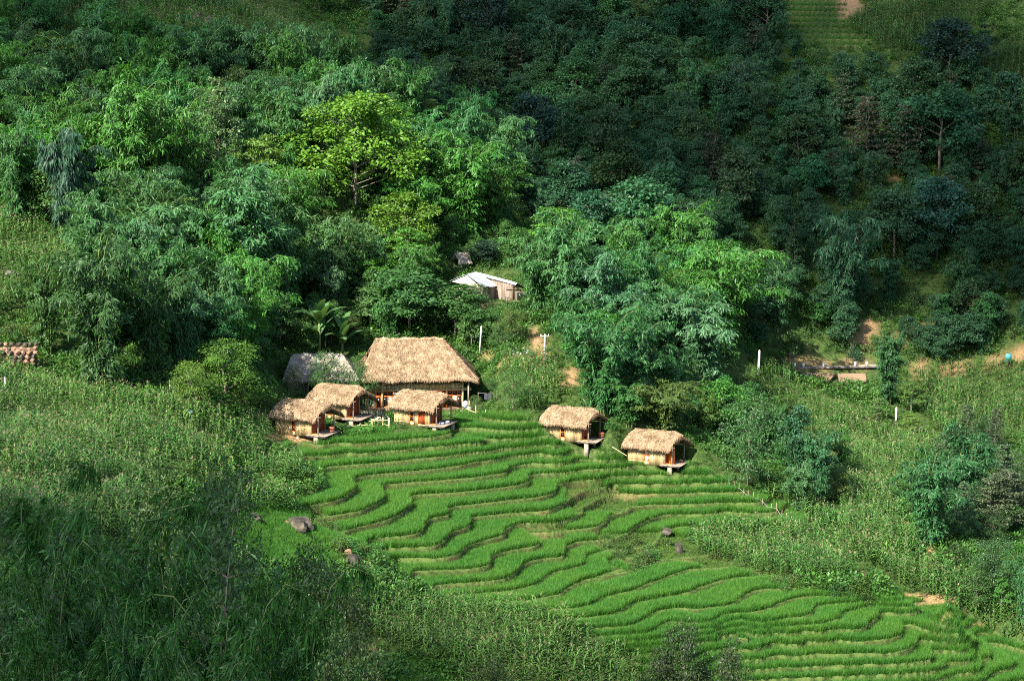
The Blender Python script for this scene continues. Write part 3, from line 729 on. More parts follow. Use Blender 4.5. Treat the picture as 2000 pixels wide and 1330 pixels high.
HUT_STRAW = {}
def hut(i, spec, label, door='redwood', pane='glass', old=0, extra_door=False, open_leaf=False):
    (u, v, D, th) = spec; p, rz = hut_frame(u, v, D, th)
    r = thing('thatched_hut', label, 'hut', p, rz, 'small thatched huts on stilts')
    Wd, Lb, zt = 3.0, 4.55, 1.78
    mb = MB().span(-Lb, 0, .02, Wd, -.16, -.02); mb.build('floor', M['wood'], r)
    dk = MB(); x = -.55
    while x < 1.75:
        dk.box((x + .1, Wd / 2 - .2, .0), (.185, Wd + .75, .06), jit=.01); x += .2
    for y in (-.45, 1.2, Wd): dk.span(-.5, 1.72, y - .05, y + .05, -.16, -.04)
    dk.build('deck', M['wood'], r)
    wx0, wx1 = -2.62, -2.12
    if i == 4: wx0, wx1 = -2.6, -2.0
    gaps = [(wx0, wx1, .22, 1.42)]
    if extra_door: gaps.append((-1.55, -.75, 0.0, 1.55))
    mb = staves(MB(), -Lb, -.18, -.22, zt + .15, 0, gaps=gaps)
    for z in (.12, 1.5): mb.span(-Lb, wx0, -.045, -.02, z, z + .05)
    mb.build('front_wall', M['stave'], r)
    staves(MB(), 0, Wd, -.22, zt + .6, -Lb, 'y').build('end_wall', M['stave'], r)
    staves(MB(), -Lb, -.1, -.22, zt + .15, Wd, w=.14).build('back_wall', M['stave'], r)
    window(r, wx0, wx1, .2, 1.44, 0, (1, 2), .075, pane=pane)
    # porch end: red-brown boards, a doorway, a door leaf
    staves(MB(), .1, 1.1, -.05, zt + .7, -.12, 'y', w=.16).build('porch_partition', M['redwood'], r)
    staves(MB(), 1.95, Wd - .05, -.05, zt + .7, -.12, 'y', w=.16).build('porch_partition', M['redwood'], r)
    dm = M['orange'] if open_leaf else M[door]
    d = MB()
    if open_leaf: d.span(-.05, .82, .55, .60, 0.03, 1.72)
    else: d.span(-.06, 0, 1.12, 1.93, .03, 1.72)
    dob = d.build('door', dm, r)
    h = MB()
    if open_leaf: h.span(.66, .74, .50, .55, .82, .92)
    else: h.span(0, .05, 1.75, 1.81, .82, .92)
    h.build('handle', M['wood'], dob)
    if open_leaf: dob['label'] = 'bright orange door leaf standing open'
    if extra_door:
        d = MB().span(-1.53, -.77, -.03, .03, 0, 1.53); dd = d.build('door', M['redwood'], r); dd['label'] = 'red side door in the bamboo wall'
        f = MB().span(-1.6, -1.53, -.06, .05, -.05, 1.6).span(-.77, -.70, -.06, .05, -.05, 1.6).span(-1.53, -.77, -.06, .05, 1.53, 1.6); f.build('frame', M['orange'], dd)
    for (x, y) in ((.72, -.12), (1.05, Wd - .05), (-.12, -.07)):
        MB().tube([(x, y, -.1), (x, y, zt + .35)], [.085, .07], 7).build('porch_post', M['wood'], r)
    for (x, y) in ((1.42, -.15), (1.42, 1.5)): pass
    # rails seen across the porch
    f = MB().span(.0, .72, -.14, -.08, .05, .16).span(-.12, -.05, .1, 1.1, .02, .14); f.build('sill_beam', M['orange'], r)
    for k, (x, y, w_, hgt) in enumerate(((.55, -.2, .44, 1.75), (1.35, 2.6, .42, 1.6), (1.0, 1.2, .22, 1.5), (-1.9, .25, .34, 1.15), (-4.2, .35, .3, 1.0))):
        mb = MB(); mb.box((x, y, -.17 - hgt / 2), (w_, w_, hgt), jit=.02); mb.build('pillar', M['post'], r)
    # roof: half a thatched slope each side, open gable over the porch, the ridge end bent down as a hood
    g = np.random.default_rng(40 + i)
    ze, zr, fo, bo = zt + .02, zt + 1.62, -.72, Wd + .75
    sag = [g.normal(0, .05) for _ in range(12)]
    def end0(b): return -Lb - .62 + .85 * b ** 1.4
    def bumpz(a, b): return .06 * math.sin(a * 9 + i) * math.sin(b * 5 + 2 * i) + .04 * math.sin(a * 23 + 2 * i)
    def fr(a, b):
        e1 = .62 + .75 * b ** 2.2; x = end0(b) + (e1 - end0(b)) * a
        z = ze + (zr - ze) * (1 - (1 - b) ** 1.25) - .16 * max(0, a - .86) / .14 * (1 - .3 * b) - .05 * max(0, .1 - a) / .1 + bumpz(a, b) * .5 - .22 * b ** 3 * max(0, a - .85) / .15
        return (x, fo + (Wd / 2 - fo) * b, z + .05 * math.sin(a * 11 + 3 * i) * (1 - b))
    def bk(a, b):
        e1 = 1.95 - .58 * b ** 1.2; x = end0(b) + (e1 - end0(b)) * a
        z = ze + (zr - ze) * (1 - (1 - b) ** 1.25) - .30 * max(0, a - .8) / .2 * (1 - .2 * b) + bumpz(a, b) * .5 - .17 * b ** 3 * max(0, a - .85) / .15
        return (x, bo + (Wd / 2 - bo) * b, z)
    V1, F1 = thatch_surface(fr, 26, 10, .16); V2, F2 = thatch_surface(bk, 22, 8, .15)
    b0 = len(V1); rf = me_from('roof', V1 + V2, F1 + [[q + b0 for q in f] for f in F2], M['thatch'], smooth=False)
    ro = obj('roof', rf, r)
    ms = M['straw']
    SV = [straws(fr, 3300, .42, .045, .06, g, 420, ends=260), straws(bk, 700, .42, .05, .06, g, 160, ends=420)]
    # hood straws hanging at the porch end of the ridge
    hv = []
    for _ in range(260):
        s_ = g.random(); base = Vector(fr(1, 1 - .45 * s_)) if g.random() < .6 else Vector(bk(1, 1 - .6 * s_))
        d = Vector((g.uniform(.2, 1), g.normal(0, .3), -g.uniform(.35, 1.0))).normalized(); l = g.uniform(.3, .62); sd = Vector((0, 1, 0)) * .035
        base = base + Vector((-.12, 0, .05)); hv += [base - sd, base + sd, base + d * l + sd * .3, base + d * l - sd * .3]
    SV.append(np.array([tuple(q) for q in hv]))
    # ridge cap straws across the top
    cv = []
    for _ in range(500):
        a = g.random(); base = Vector(fr(a, 1)) + Vector((0, 0, .06)); d = Vector((g.normal(0, .3), -1 if g.random() < .6 else 1, -.55)).normalized(); sd = Vector((.03, 0, 0))
        base -= d * .12; l = g.uniform(.25, .5); cv += [base - sd, base + sd, base + d * l + sd, base + d * l - sd]
    SV.append(np.array([tuple(q) for q in cv]))
    SVv = np.concatenate(SV)
    so_ = obj('thatch_straw', me_from('thatch_straw', SVv, quads(SVv), ms), ro); so_['kind'] = 'stuff'
    rb = MB(); rb.tube([(-Lb - .2, Wd / 2, zr - .42), (1.0, Wd / 2, zr - .45)], .06, 5)
    for y in (-.1, Wd + .05): rb.tube([(-Lb - .4, y, zt + .22), (1.05, y, zt + .2)], .055, 5)
    rb.build('roof_beam', M['wood'], r)
    return r
HUT_LABEL = ['bamboo hut nearest the corn, lowest of the two at the left of the garden', 'bamboo hut half hidden behind the lower left hut roof, beside the gravel yard',
 'bamboo hut with a red side door, standing in front of the big thatched hall', 'bamboo hut on pale stilts at the top right of the terraces, tub on deck',
 'outermost bamboo hut, with bright orange open door and white curtained window']
hut(0, HUTS[0], HUT_LABEL[0]); hut(1, HUTS[1], HUT_LABEL[1]); hut(2, HUTS[2], HUT_LABEL[2], extra_door=True); hut(3, HUTS[3], HUT_LABEL[3])
hut(4, HUTS[4], HUT_LABEL[4], pane='plaster', open_leaf=True)
def on_hut(k, x, y, z):
    (u, v, D, th) = HUTS[k]; p, rz = hut_frame(u, v, D, th)
    c, s = math.cos(rz), math.sin(rz); return (p[0] + x * c - y * s, p[1] + x * s + y * c, p[2] + z)
def lathe(name, prof, mat, n=12):
    V, Fc = [], []
    for (r_, z) in prof:
        for k in range(n): V.append((r_ * math.cos(k * math.tau / n), r_ * math.sin(k * math.tau / n), z))
    for i in range(len(prof) - 1):
        for k in range(n): Fc.append([i * n + k, i * n + (k + 1) % n, (i + 1) * n + (k + 1) % n, (i + 1) * n + k])
    Fc.append(list(range(n))[::-1]); Fc.append([(len(prof) - 1) * n + k for k in range(n)])
    return me_from(name, V, Fc, mat, smooth=False)
def tub(k, x, y, label):
    t = thing('wooden_tub', label, 'tub', on_hut(k, x, y, .03))
    obj('staves', lathe('tub_staves', [(.27, 0), (.33, .28), (.31, .62)], M['redwood']), t)
    for z in (.12, .48): obj('hoop', lathe('tub_hoop', [(.30 + z * .05, z), (.345, z), (.345, z + .05), (.30 + z * .05, z + .05)], M['wood']), t)
tub(3, 1.35, 2.5, 'pinkish wooden tub on the deck of the top right hut'); tub(0, 1.3, 1.9, 'red wooden tub on the porch of the hut beside the corn')
def lump(seed, rx, ry, rz_, mat, name, sub=2, rough=.25):
    import bmesh
    bm = bmesh.new(); bmesh.ops.create_icosphere(bm, subdivisions=sub, radius=1); g = np.random.default_rng(seed)
    k = g.normal(size=(7, 3)); ph = g.uniform(0, 6, 7)
    for v_ in bm.verts:
        c = v_.co; s = 1 + rough * sum(math.sin(2.2 * (k[q] @ np.array(c)) + ph[q]) for q in range(7)) / 3.5
        # flat faces broken off here and there
        for q in range(3):
            n = Vector(k[q]).normalized(); dd = c.dot(n) * s
            if dd > .72: s *= .72 / dd
        v_.co = Vector((c.x * rx * s, c.y * ry * s, c.z * rz_ * s))
    me = bpy.data.meshes.new(name); bm.to_mesh(me); bm.free(); me.materials.append(mat); return me
for k, (x, y, l) in enumerate(((.95, .75, 'pale lumpy sack lying nearer the post of the hut before the hall'), (1.3, 1.5, 'pale lumpy sack lying further back on the deck of the hut before the hall'))):
    thing('sack', l, 'sack', on_hut(2, x, y, .16), .4, 'sacks on the hut deck', me=lump(70 + k, .32, .22, .17, M['bluegrey'], 'sack', 2, .12))
thing('stool', 'low dark stool on the porch of the outermost hut', 'stool', on_hut(4, 1.2, 1.4, .03))
st_ = bpy.data.objects['stool']
MB().span(-.2, .2, -.15, .15, .28, .33).build('seat', M['darkstave'], st_)
for a in (-.16, .16):
    for b in (-.11, .11): MB().span(a - .03, a + .03, b - .03, b + .03, 0, .28).build('leg', M['darkstave'], st_)

# ---- the great hall
hp, hr = HALL
r = thing('thatched_hall', 'large two storey thatched hall with orange framed glazing and wide golden roof', 'hall', tuple(hp), hr)
L_, Wh = 11.3, 8.2
MB().span(-.2, L_ + .2, -.9, Wh, -.5, .04).build('plinth', M['clayrock'], r)
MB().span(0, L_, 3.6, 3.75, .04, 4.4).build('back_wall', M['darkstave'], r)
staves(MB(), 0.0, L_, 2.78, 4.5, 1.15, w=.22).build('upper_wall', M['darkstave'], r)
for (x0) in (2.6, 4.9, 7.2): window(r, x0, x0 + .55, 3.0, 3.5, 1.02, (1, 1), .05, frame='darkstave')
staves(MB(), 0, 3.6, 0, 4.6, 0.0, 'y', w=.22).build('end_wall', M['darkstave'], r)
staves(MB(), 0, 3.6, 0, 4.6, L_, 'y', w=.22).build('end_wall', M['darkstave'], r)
MB().span(-.1, L_ + 1.0, -.16, 1.2, 1.98, 2.12).build('floor_beam', M['stave'], r)
MB().span(0, L_, .15, 3.6, 2.13, 2.2).build('upper_floor', M['darkstave'], r)
for k in range(6):
    a, b = L_ * k / 6 + .06, L_ * (k + 1) / 6 - .06
    x = a; n = 0
    while x < b - .05:                                    # bamboo boards of the balcony front, one by one
        w_ = min(.46, b - x); q = MB().box((x + w_ / 2, -.02 + random.uniform(-.01, .01), 2.46), (w_ - .03, .06, .56 + random.uniform(-.04, .02))); q.build('balcony_board', M['stave'], r); x += w_
    MB().span(a + .1, b - .1, -.06, .02, 2.78, 2.84).build('balcony_rail', M['stave'], r)
for k in range(7):
    x = L_ * k / 6
    MB().box((x, -.08, 1.42), (.17, .17, 2.84)).build('post', M['stave'], r)
for k in range(6):
    a, b = L_ * k / 6 + .10, L_ * (k + 1) / 6 - .10
    window(r, a, b, 1.36, 1.95, .05, (3, 1), .075)                       # transom lights
    wd = window(r, a, a + .62, .05, 1.36, .05, (1, 1), .08)
    q = MB().span(a + .64, b - .62, .03, .08, .06, 1.34); q.build('panel', M['plaster'], r)
    d = MB().span(b - .60, b - .54, .0, .1, .05, 1.34).span(b - .06, b, .0, .1, .05, 1.34).span(b - .54, b - .06, .0, .1, 1.27, 1.34); dd = d.build('door', M['orange'], r)
    MB().span(b - .53, b - .07, .04, .06, .06, 1.26).build('pane', M['glass'], dd)
ge = np.random.default_rng(60)
ZE, ZR, YR = 3.45, 7.55, 3.9
x0e, x1e, x0r, x1r = -.75, 13.0, 1.35, 9.15
def hb(a, b): return .07 * math.sin(a * 17) * math.sin(b * 6 + 1) + .05 * math.sin(a * 41 + b * 3)
def hfront(a, b):
    x = (x0e + (x0r - x0e) * b ** .92) * (1 - a) + (x1e + (x1r - x1e) * b) * a
    return (x, -1.35 + (YR + 1.35) * b, ZE + (ZR - ZE) * (b ** .93) + hb(a, b) - .28 * max(0, a - .93) / .07 * (1 - b) - .15 * max(0, .05 - a) / .05 * (1 - b))
def hback(a, b):
    x = (x0e + (x0r - x0e) * b) * (1 - a) + (x1e + (x1r - x1e) * b) * a
    return (x, 9.1 + (YR - 9.1) * b, ZE + (ZR - ZE) * b + hb(a, b))
def hright(a, b):
    y0 = -1.35 + (YR + 1.35) * b; y1 = 9.1 + (YR - 9.1) * b
    return (x1e + (x1r - x1e) * b, y0 + (y1 - y0) * a, ZE + (ZR - ZE) * b - .25 * (1 - b) * (abs(a - .5) > .45))
def hleft(a, b):        # low skirt roof under the left gable
    y0 = -1.3 + 3.0 * b; y1 = 9.0 - 3.0 * b
    return (-2.15 + 2.35 * b, y1 + (y0 - y1) * a, ZE - .1 + 1.9 * b)
V, Fc = [], []
for fn, nu, nv in ((hfront, 48, 18), (hback, 30, 8), (hright, 20, 12), (hleft, 20, 8)):
    v1, f1 = thatch_surface(fn, nu, nv, .34); o0 = len(V); V += v1; Fc += [[q + o0 for q in f] for f in f1]
ro = obj('roof', me_from('roof', V, Fc, M['thatch']), r)
sv = np.concatenate([straws(hfront, 11500, .46, .05, .07, ge, 1000), straws(hright, 1500, .46, .05, .07, ge, 300), straws(hleft, 1200, .46, .05, .07, ge, 300), straws(hback, 300, .5, .05, .06, ge, 50)])
cv = []
for _ in range(900):
    base = Vector(hfront(ge.random(), 1)) + Vector((0, 0, .08)); d = Vector((ge.normal(0, .3), -1 if ge.random() < .6 else 1, -.6)).normalized(); sd = Vector((.03, 0, 0)); l = ge.uniform(.25, .55)
    cv += [base - sd, base + sd, base + d * l + sd, base + d * l - sd]
sv = np.concatenate([sv, np.array([tuple(q) for q in cv])])
q = obj('thatch_straw', me_from('thatch_straw', sv, quads(sv), M['straw']), ro); q['kind'] = 'stuff'
MB().face((.75, 1.0, 5.2), (.75, 6.8, 5.2), (1.2, YR, 7.3)).build('gable_boards', M['darkstave'], r)
MB().tube([(x0e, -1.0, ZE + .05), (x0r, YR, ZR + .02)], .12, 6).build('verge_pole', M['thatch'], r)
for (x, y) in ((-.3, -.9), (11.9, -.9), (12.2, 3.0)): MB().tube([(x, y, 0), (x, y, 3.3)], .09, 7).build('eave_post', M['wood'], r)
# small orange steps on the front
MB().span(8.8, 8.88, -.9, -.3, .0, 1.7).span(9.3, 9.38, -.9, -.3, 0, 1.7).span(8.88, 9.3, -.8, -.7, .4, .46).span(8.88, 9.3, -.65, -.55, .85, .91).span(8.88, 9.3, -.5, -.4, 1.3, 1.36).build('steps', M['orange'], r)
def on_hall(x, y, z):
    c, s = math.cos(hr), math.sin(hr); return (hp[0] + x * c - y * s, hp[1] + x * s + y * c, hp[2] + z)
t = thing('ladder', 'white ladder leaning on the front of the big hall', 'ladder', on_hall(3.25, -.5, .0), hr)
for x in (0, .42): MB().tube([(x, -.35, 0), (x, .3, 2.7)], .03, 5).build('rail', M['white'], t)
for k in range(8): MB().tube([(0, -.35 + .65 * (k + .6) / 8.4, .32 * (k + .6)), (.42, -.35 + .65 * (k + .6) / 8.4, .32 * (k + .6))], .02, 4).build('rung', M['white'], t)

# ---- grey thatched house behind the garden trees
gp, gr_ = GREY
r = thing('thatched_house', 'old house with weathered grey thatch behind small trees, left of the hall', 'house', tuple(gp), gr_)
staves(MB(), 0, 7.2, -.1, 2.1, .0, w=.2, gaps=[(2.4, 3.0, 0, 1.9), (3.7, 6.6, .0, 2.0)]).build('front_wall', M['greywood'], r)
staves(MB(), 0, 4.5, -.1, 2.1, .0, 'y', w=.2).build('end_wall', M['greywood'], r); staves(MB(), 0, 4.5, -.1, 2.1, 7.2, 'y', w=.2).build('end_wall', M['greywood'], r)
staves(MB(), 0, 7.2, -.1, 2.1, 4.5, w=.2).build('back_wall', M['greywood'], r)
MB().span(-.3, 7.6, -.5, 4.7, -.7, -.12).build('plinth', M['clayrock'], r)
for x in (2.35, 3.4, 5.2, 7.1): MB().tube([(x, -.45, -.6), (x, -.45, 2.0)], .1, 7).build('post', M['greywood'], r)
def gf(a, b):
    x = (-.5 + 1.0 * b) * (1 - a) + (8.2 - 1.9 * b) * a
    return (x, -1.0 + 3.3 * b, 1.9 + 2.55 * b ** .95 + .06 * math.sin(a * 14 + b * 4))
def gb(a, b):
    x = (-.5 + 1.0 * b) * (1 - a) + (8.2 - 1.9 * b) * a
    return (x, 5.6 - 3.3 * b, 1.9 + 2.55 * b ** .95)
def ge_(a, b): y0 = -1.0 + 3.3 * b; y1 = 5.6 - 3.3 * b; return (8.2 - 1.9 * b, y0 + (y1 - y0) * a, 1.9 + 2.5 * b)
def gl_(a, b): y0 = -1.0 + 3.3 * b; y1 = 5.6 - 3.3 * b; return (-.5 + 1.0 * b, y1 + (y0 - y1) * a, 1.9 + 2.5 * b)
V, Fc = [], []
for fn, nu, nv in ((gf, 26, 9), (gb, 16, 5), (ge_, 12, 6), (gl_, 12, 6)):
    v1, f1 = thatch_surface(fn, nu, nv, .26); o0 = len(V); V += v1; Fc += [[q + o0 for q in f] for f in f1]
ro = obj('roof', me_from('roof', V, Fc, M['oldthatch']), r)
sv = np.concatenate([straws(gf, 4200, .42, .045, .06, ge, 400), straws(ge_, 700, .42, .045, .06, ge, 100), straws(gl_, 500, .42, .045, .06, ge, 100)])
q = obj('thatch_straw', me_from('thatch_straw', sv, quads(sv), M['oldstraw']), ro); q['kind'] = 'stuff'

# ---- tin roofed house on the slope
r = thing('tin_roof_house', 'timber house with shiny white tin roofs on the wooded slope above the hall', 'house', tuple(TIN[0]), 0)
def sheet(c, du, dv, n, parent, name='roof_sheet'):
    """a roof plane cut into n corrugated sheets along du"""
    c, du, dv = Vector(c), Vector(du), Vector(dv); nrm = du.cross(dv).normalized()
    if nrm.z < 0: nrm = -nrm
    for k in range(n):
        V, Fc = [], []; m_ = 8
        for i in range(m_ + 1):
            a = (k + i / m_ * .985) / n; off = nrm * ((.03 if i % 2 else 0) + .012 * (k % 2))
            for b in (0, 1): V.append(tuple(c + du * a + dv * b + off))
        for i in range(m_): Fc.append([2 * i, 2 * i + 1, 2 * i + 3, 2 * i + 2])
        n0 = len(V); V += [tuple(Vector(v_) - nrm * .015) for v_ in V]; Fc += [[q_ + n0 for q_ in reversed(f)] for f in Fc]
        obj(name, me_from(name, V, Fc, M['tin']), parent)
def P_(u, v, dd=0): # a point in the house's own frame, dd metres behind its front
    q_ = pt(u, v, TIN[0][1] + dd); return Vector((q_[0] - TIN[0][0], q_[1] - TIN[0][1], q_[2] - TIN[0][2]))
# front wing: ridge runs back, wide right slope; rear wing: long ridge towards the right
A0, A1 = P_(912, 536, 0), P_(931, 531, 5.0)
E0, E1 = P_(944, 561, 0), P_(986, 559, 5.2)
for k in range(7):
    a0_, a1_ = A0.lerp(A1, k / 7), A0.lerp(A1, (k + .985) / 7); e0_, e1_ = E0.lerp(E1, k / 7), E0.lerp(E1, (k + .985) / 7)
    V, Fc = [], []
    for i in range(9):
        p0, p1 = a0_.lerp(a1_, i / 8), e0_.lerp(e1_, i / 8); up_z = Vector((0, 0, (.035 if i % 2 else 0) + .015 * (k % 2) - .06 * math.sin(k * 2.1) * 0))
        V += [tuple(p0 + up_z), tuple(p1 + up_z + Vector((0, 0, .05 * math.sin(k * 1.9))))]
    for i in range(8): Fc.append([2 * i, 2 * i + 1, 2 * i + 3, 2 * i + 2])
    n0 = len(V); V += [(v_[0], v_[1], v_[2] - .02) for v_ in V]; Fc += [[q_ + n0 for q_ in reversed(f)] for f in Fc]
    obj('roof_sheet', me_from('roof_sheet', V, Fc, M['tin']), r)
LE0 = P_(878, 549, 0)
sheet(A0, A1 - A0, LE0 - A0, 4, r)
MB().face(LE0 + Vector((.3, .1, -.1)), E0 + Vector((-.3, .1, -.1)), A0 + Vector((0, .1, -.12))).build('gable_wall', M['plaster'], r)
staves(MB(), LE0.x + .3, E0.x - .3, -.2, E0.z - .1, .1, w=.3).build('front_wall', M['wood'], r)
staves(MB(), .2, 5.0, -.2, E0.z + .1, E0.x - .25, 'y', w=.3).build('side_wall', M['greywood'], r)
B0, B1 = P_(937, 533, 6.2), P_(1011, 553, 1.2)
BL0, BL1 = P_(933, 537, 5.4), P_(1001, 556, .4); BR0, BR1 = P_(960, 547, 8.0), P_(1029, 569, 1.5)
sheet(B0, B1 - B0, BL0 - B0, 7, r); sheet(B0, B1 - B0, BR0 - B0, 7, r)
f0 = P_(988, 590, .9); f1 = P_(1002, 590, 1.0); f2 = P_(1025, 590, 1.5)
mb = MB()
for k in range(9):
    a, b = k / 9, (k + .93) / 9
    p0, p1 = f0.lerp(f1, a), f0.lerp(f1, b); zt_ = BL1.z - .25 + .1 * math.sin(k * 5)
    mb.face(p0, p1, (p1.x, p1.y, zt_), (p0.x, p0.y, zt_))
    p0, p1 = f1.lerp(f2, a), f1.lerp(f2, b); za = (B1.z - .15) * (1 - a) + (BR1.z - .2) * a; zb = (B1.z - .15) * (1 - b) + (BR1.z - .2) * b
    mb.face(p0, p1, (p1.x, p1.y, zb), (p0.x, p0.y, za))
mb.build('board_wall', M['wood'], r)
def wall_run(name, a, b, n, zb, mat, inset=.12):
    mb = MB(); a, b = Vector(a), Vector(b); nn = Vector((-(b - a).y, (b - a).x, 0)).normalized() * .06
    for k in range(n):
        p, q = a.lerp(b, (k + .03) / n), a.lerp(b, (k + .96) / n); j = random.uniform(-.02, .02)
        P0 = [Vector((p.x, p.y, zb)), Vector((q.x, q.y, zb)), Vector((q.x, q.y, q.z - inset)), Vector((p.x, p.y, p.z - inset))]
        mb.face(*[v_ + nn * (.5 + j * 8) for v_ in P0]); mb.face(*[v_ - nn * .5 for v_ in P0[::-1]])
    return mb.build(name, mat, r)
wall_run('side_wall', E0 + Vector((-.35, .3, .12)), E1 + Vector((-.35, -.1, .12)), 14, -.4, M['greywood'])
wall_run('rear_wall', BL0 + Vector((.3, .5, .05)), BL1 + Vector((-.1, .7, .05)), 18, -.4, M['wood'])
wall_run('back_wall', A1 + Vector((-2.2, -.3, -.7)), A1 + Vector((1.8, -.3, -.6)), 12, -.4, M['greywood'])
MB().tube([f1 + Vector((0, -.1, 0)), Vector((f1.x, f1.y - .1, B1.z - .2))], .07, 5).tube([Vector((f0.x, f0.y - .1, 1.5)), Vector((f1.x, f1.y - .1, 1.5)), Vector((f2.x, f2.y - .1, 1.4))], .05, 5).build('timber_frame', M['darkstave'], r)
q_ = f1.lerp(f2, .62); MB().box((q_.x, q_.y - .12, .55), (.8, .12, .9)).build('window', M['glass'], r)
MB().span(E0.x - 3, 5, -.8, 8, -.8, -.2).build('plinth', M['clayrock'], r)

# ---- thatched shed high in the trees
sp = np.array(pt(905, 515, 300.0))
r = thing('thatched_shed', 'pale grey thatched shed roof peeping from dark trees above the tin roofed house', 'shed', tuple(sp), R(28), scale=.62)
def sf(a, b): return (-1.6 + 3.2 * a - (.5 * (1 - a)) * (1 - b) * -1, -.9 + 1.9 * b, .2 + 2.0 * b)
def sb(a, b): return (-1.6 + 3.2 * a, 2.9 - 1.9 * b, .2 + 2.0 * b)
V, Fc = thatch_surface(sf, 12, 6, .2); v2_, f2_ = thatch_surface(sb, 8, 4, .2); o0 = len(V)
ro = obj('roof', me_from('roof', V + v2_, Fc + [[k + o0 for k in f] for f in f2_], M['oldthatch']), r)
sv = straws(sf, 900, .4, .05, .06, ge, 150); q = obj('thatch_straw', me_from('thatch_straw', sv, quads(sv), M['oldstraw']), ro); q['kind'] = 'stuff'
staves(MB(), -1.3, 1.3, -2.6, .4, 0, w=.2).build('front_wall', M['greywood'], r); staves(MB(), 0, 2.0, -2.6, .9, 1.3, 'y', w=.2).build('end_wall', M['greywood'], r)
# ------------------------------------------------------------------ small things of the village
def pole(u, v, top_v, label, D=None, arms=False, lean=0, rr=(.13, .09)):
    p = gat(u, v) if D is None else np.array(pt(u, v, D)); D = p[1]
    hgt = (v - top_v) * D / F_PX / math.cos(PITCH)
    t = thing('utility_pole', label, 'pole', tuple(p), 0, 'concrete utility poles')
    MB().tube([(0, 0, -1), (lean, 0, hgt)], list(rr), 8).build('shaft', M['concrete'], t)
    if arms:
        MB().box((lean, 0, hgt - .25), (1.1, .09, .09)).build('cross_arm', M['concrete'], t)
        for x in (-.45, .45): MB().tube([(lean + x, 0, hgt - .2), (lean + x, 0, hgt)], .045, 6).build('insulator', M['white'], t)
    else: MB().tube([(lean, 0, hgt), (lean, 0, hgt + .12)], [.05, .03], 6).build('cap', M['concrete'], t)
    return np.array([p[0] + lean, p[1], p[2] + hgt])
pole(11, 779, 738, 'slim pale pole at the far left edge of the corn', rr=(.09, .07))
pole(332, 777, 743, 'slim pale pole against dark bamboo, left of the light green bush', rr=(.09, .06))
pole(937, 674, 638, 'thin bare pole among trees just right of the big hall roof', lean=.18, rr=(.10, .08), D=271)
pole(1063, 702, 652, 'grey pole with a cross arm beside the clay path and tall bamboo', arms=True, lean=.06, D=270)
pole(1481, 732, 685, 'tall pale pole standing out on the corn slope left of the road', lean=.1, rr=(.18, .13))
pole(1750, 822, 797, 'short pale pole beside the young trees on the right slope', rr=(.15, .12))
# cable between the two right hand huts
def cable(a, b, sag, label, rad=.022):
    a, b = Vector(a), Vector(b); t = (a + b) / 2
    pts = [a.lerp(b, k / 12) - Vector((0, 0, sag * 4 * (k / 12) * (1 - k / 12))) - a for k in range(13)]
    thing('cable', label, 'cable', tuple(a), me=MB().tube([tuple(q) for q in pts], rad, 5).mesh('cable', M['cable']))
cable(on_hut(3, 1.6, 3.5, 1.7), on_hut(4, -4.7, 1.6, 2.7), .5, 'grey cable sagging between the two right hand huts')
t_ = thing('bamboo_pole', 'long bamboo pole lying on the bank between the two right hand huts', 'pole', tuple(np.array(pt(1195, 872, 249))), me=MB().tube([(0, 0, 0), (1.6, -1.4, -.75)], .04, 6).mesh('bamboo_pole', M['stave']))
# garden fence by the left huts
gf0 = [gat(u, v) for u, v in ((680, 845), (704, 842), (727, 841), (748, 838), (760, 840))]
t = thing('garden_fence', 'pale bamboo fence round the small garden between the left huts', 'fence', tuple(gf0[2]))
o_ = gf0[2]
for k, p in enumerate(gf0):
    q = p - o_; h_ = (.75, .8, 1.25, 1.25, 1.3)[k]
    MB().tube([(q[0], q[1], -.3 + q[2]), (q[0], q[1], q[2] + h_)], .075, 7).build('post', M['stave'], t)
for a, b, z in ((2, 4, 1.05), (3, 4, .5), (1, 2, .62), (0, 1, .5)):
    p, q = gf0[a] - o_, gf0[b] - o_; MB().tube([(p[0] - .3, p[1] - .05, p[2] + z), (q[0], q[1] - .05, q[2] + z)], .045, 6).build('rail', M['stave'], t)
gf1 = [gat(u, v) for u, v in ((905, 806), (915, 807), (930, 809), (947, 811), (962, 812))]
t = thing('bamboo_fence', 'bamboo fence with leaning rails in front of the plants right of the hall', 'fence', tuple(gf1[1])); o_ = gf1[1]
for k, p in enumerate(gf1):
    q = p - o_; MB().tube([(q[0], q[1], q[2] - .3), (q[0] + (.1 if k % 2 else -.06), q[1], q[2] + (1.0, 1.5, 1.1, .7, .5)[k])], .055, 6).build('post', M['stave'], t)
for a, b, z0, z1 in ((0, 2, .55, .3), (2, 4, .45, .1)):
    p, q = gf1[a] - o_, gf1[b] - o_; MB().tube([(p[0], p[1] - .06, p[2] + z0), (q[0], q[1] - .06, q[2] + z1)], .05, 6).build('rail', M['stave'], t)
# row of stakes on the right edge of the terraces
sk = [gat(1425 + k * 9.2, 950 + k * 4.7 + .04 * k * k) for k in range(17)]
t = thing('stake_fence', 'row of thin pale stakes along the right edge of the terraces', 'fence', tuple(sk[8])); o_ = sk[8]
for k, p in enumerate(sk):
    q = p - o_; MB().tube([(q[0], q[1], q[2] - .2), (q[0] + random.uniform(-.08, .08), q[1], q[2] + random.uniform(.7, 1.2))], .03, 5).build('stake', M['wood'], t)
for z in (.45,):
    MB().tube([tuple(np.array(p - o_) + (0, -.05, z)) for p in sk], .018, 4).build('wire', M['cable'], t)
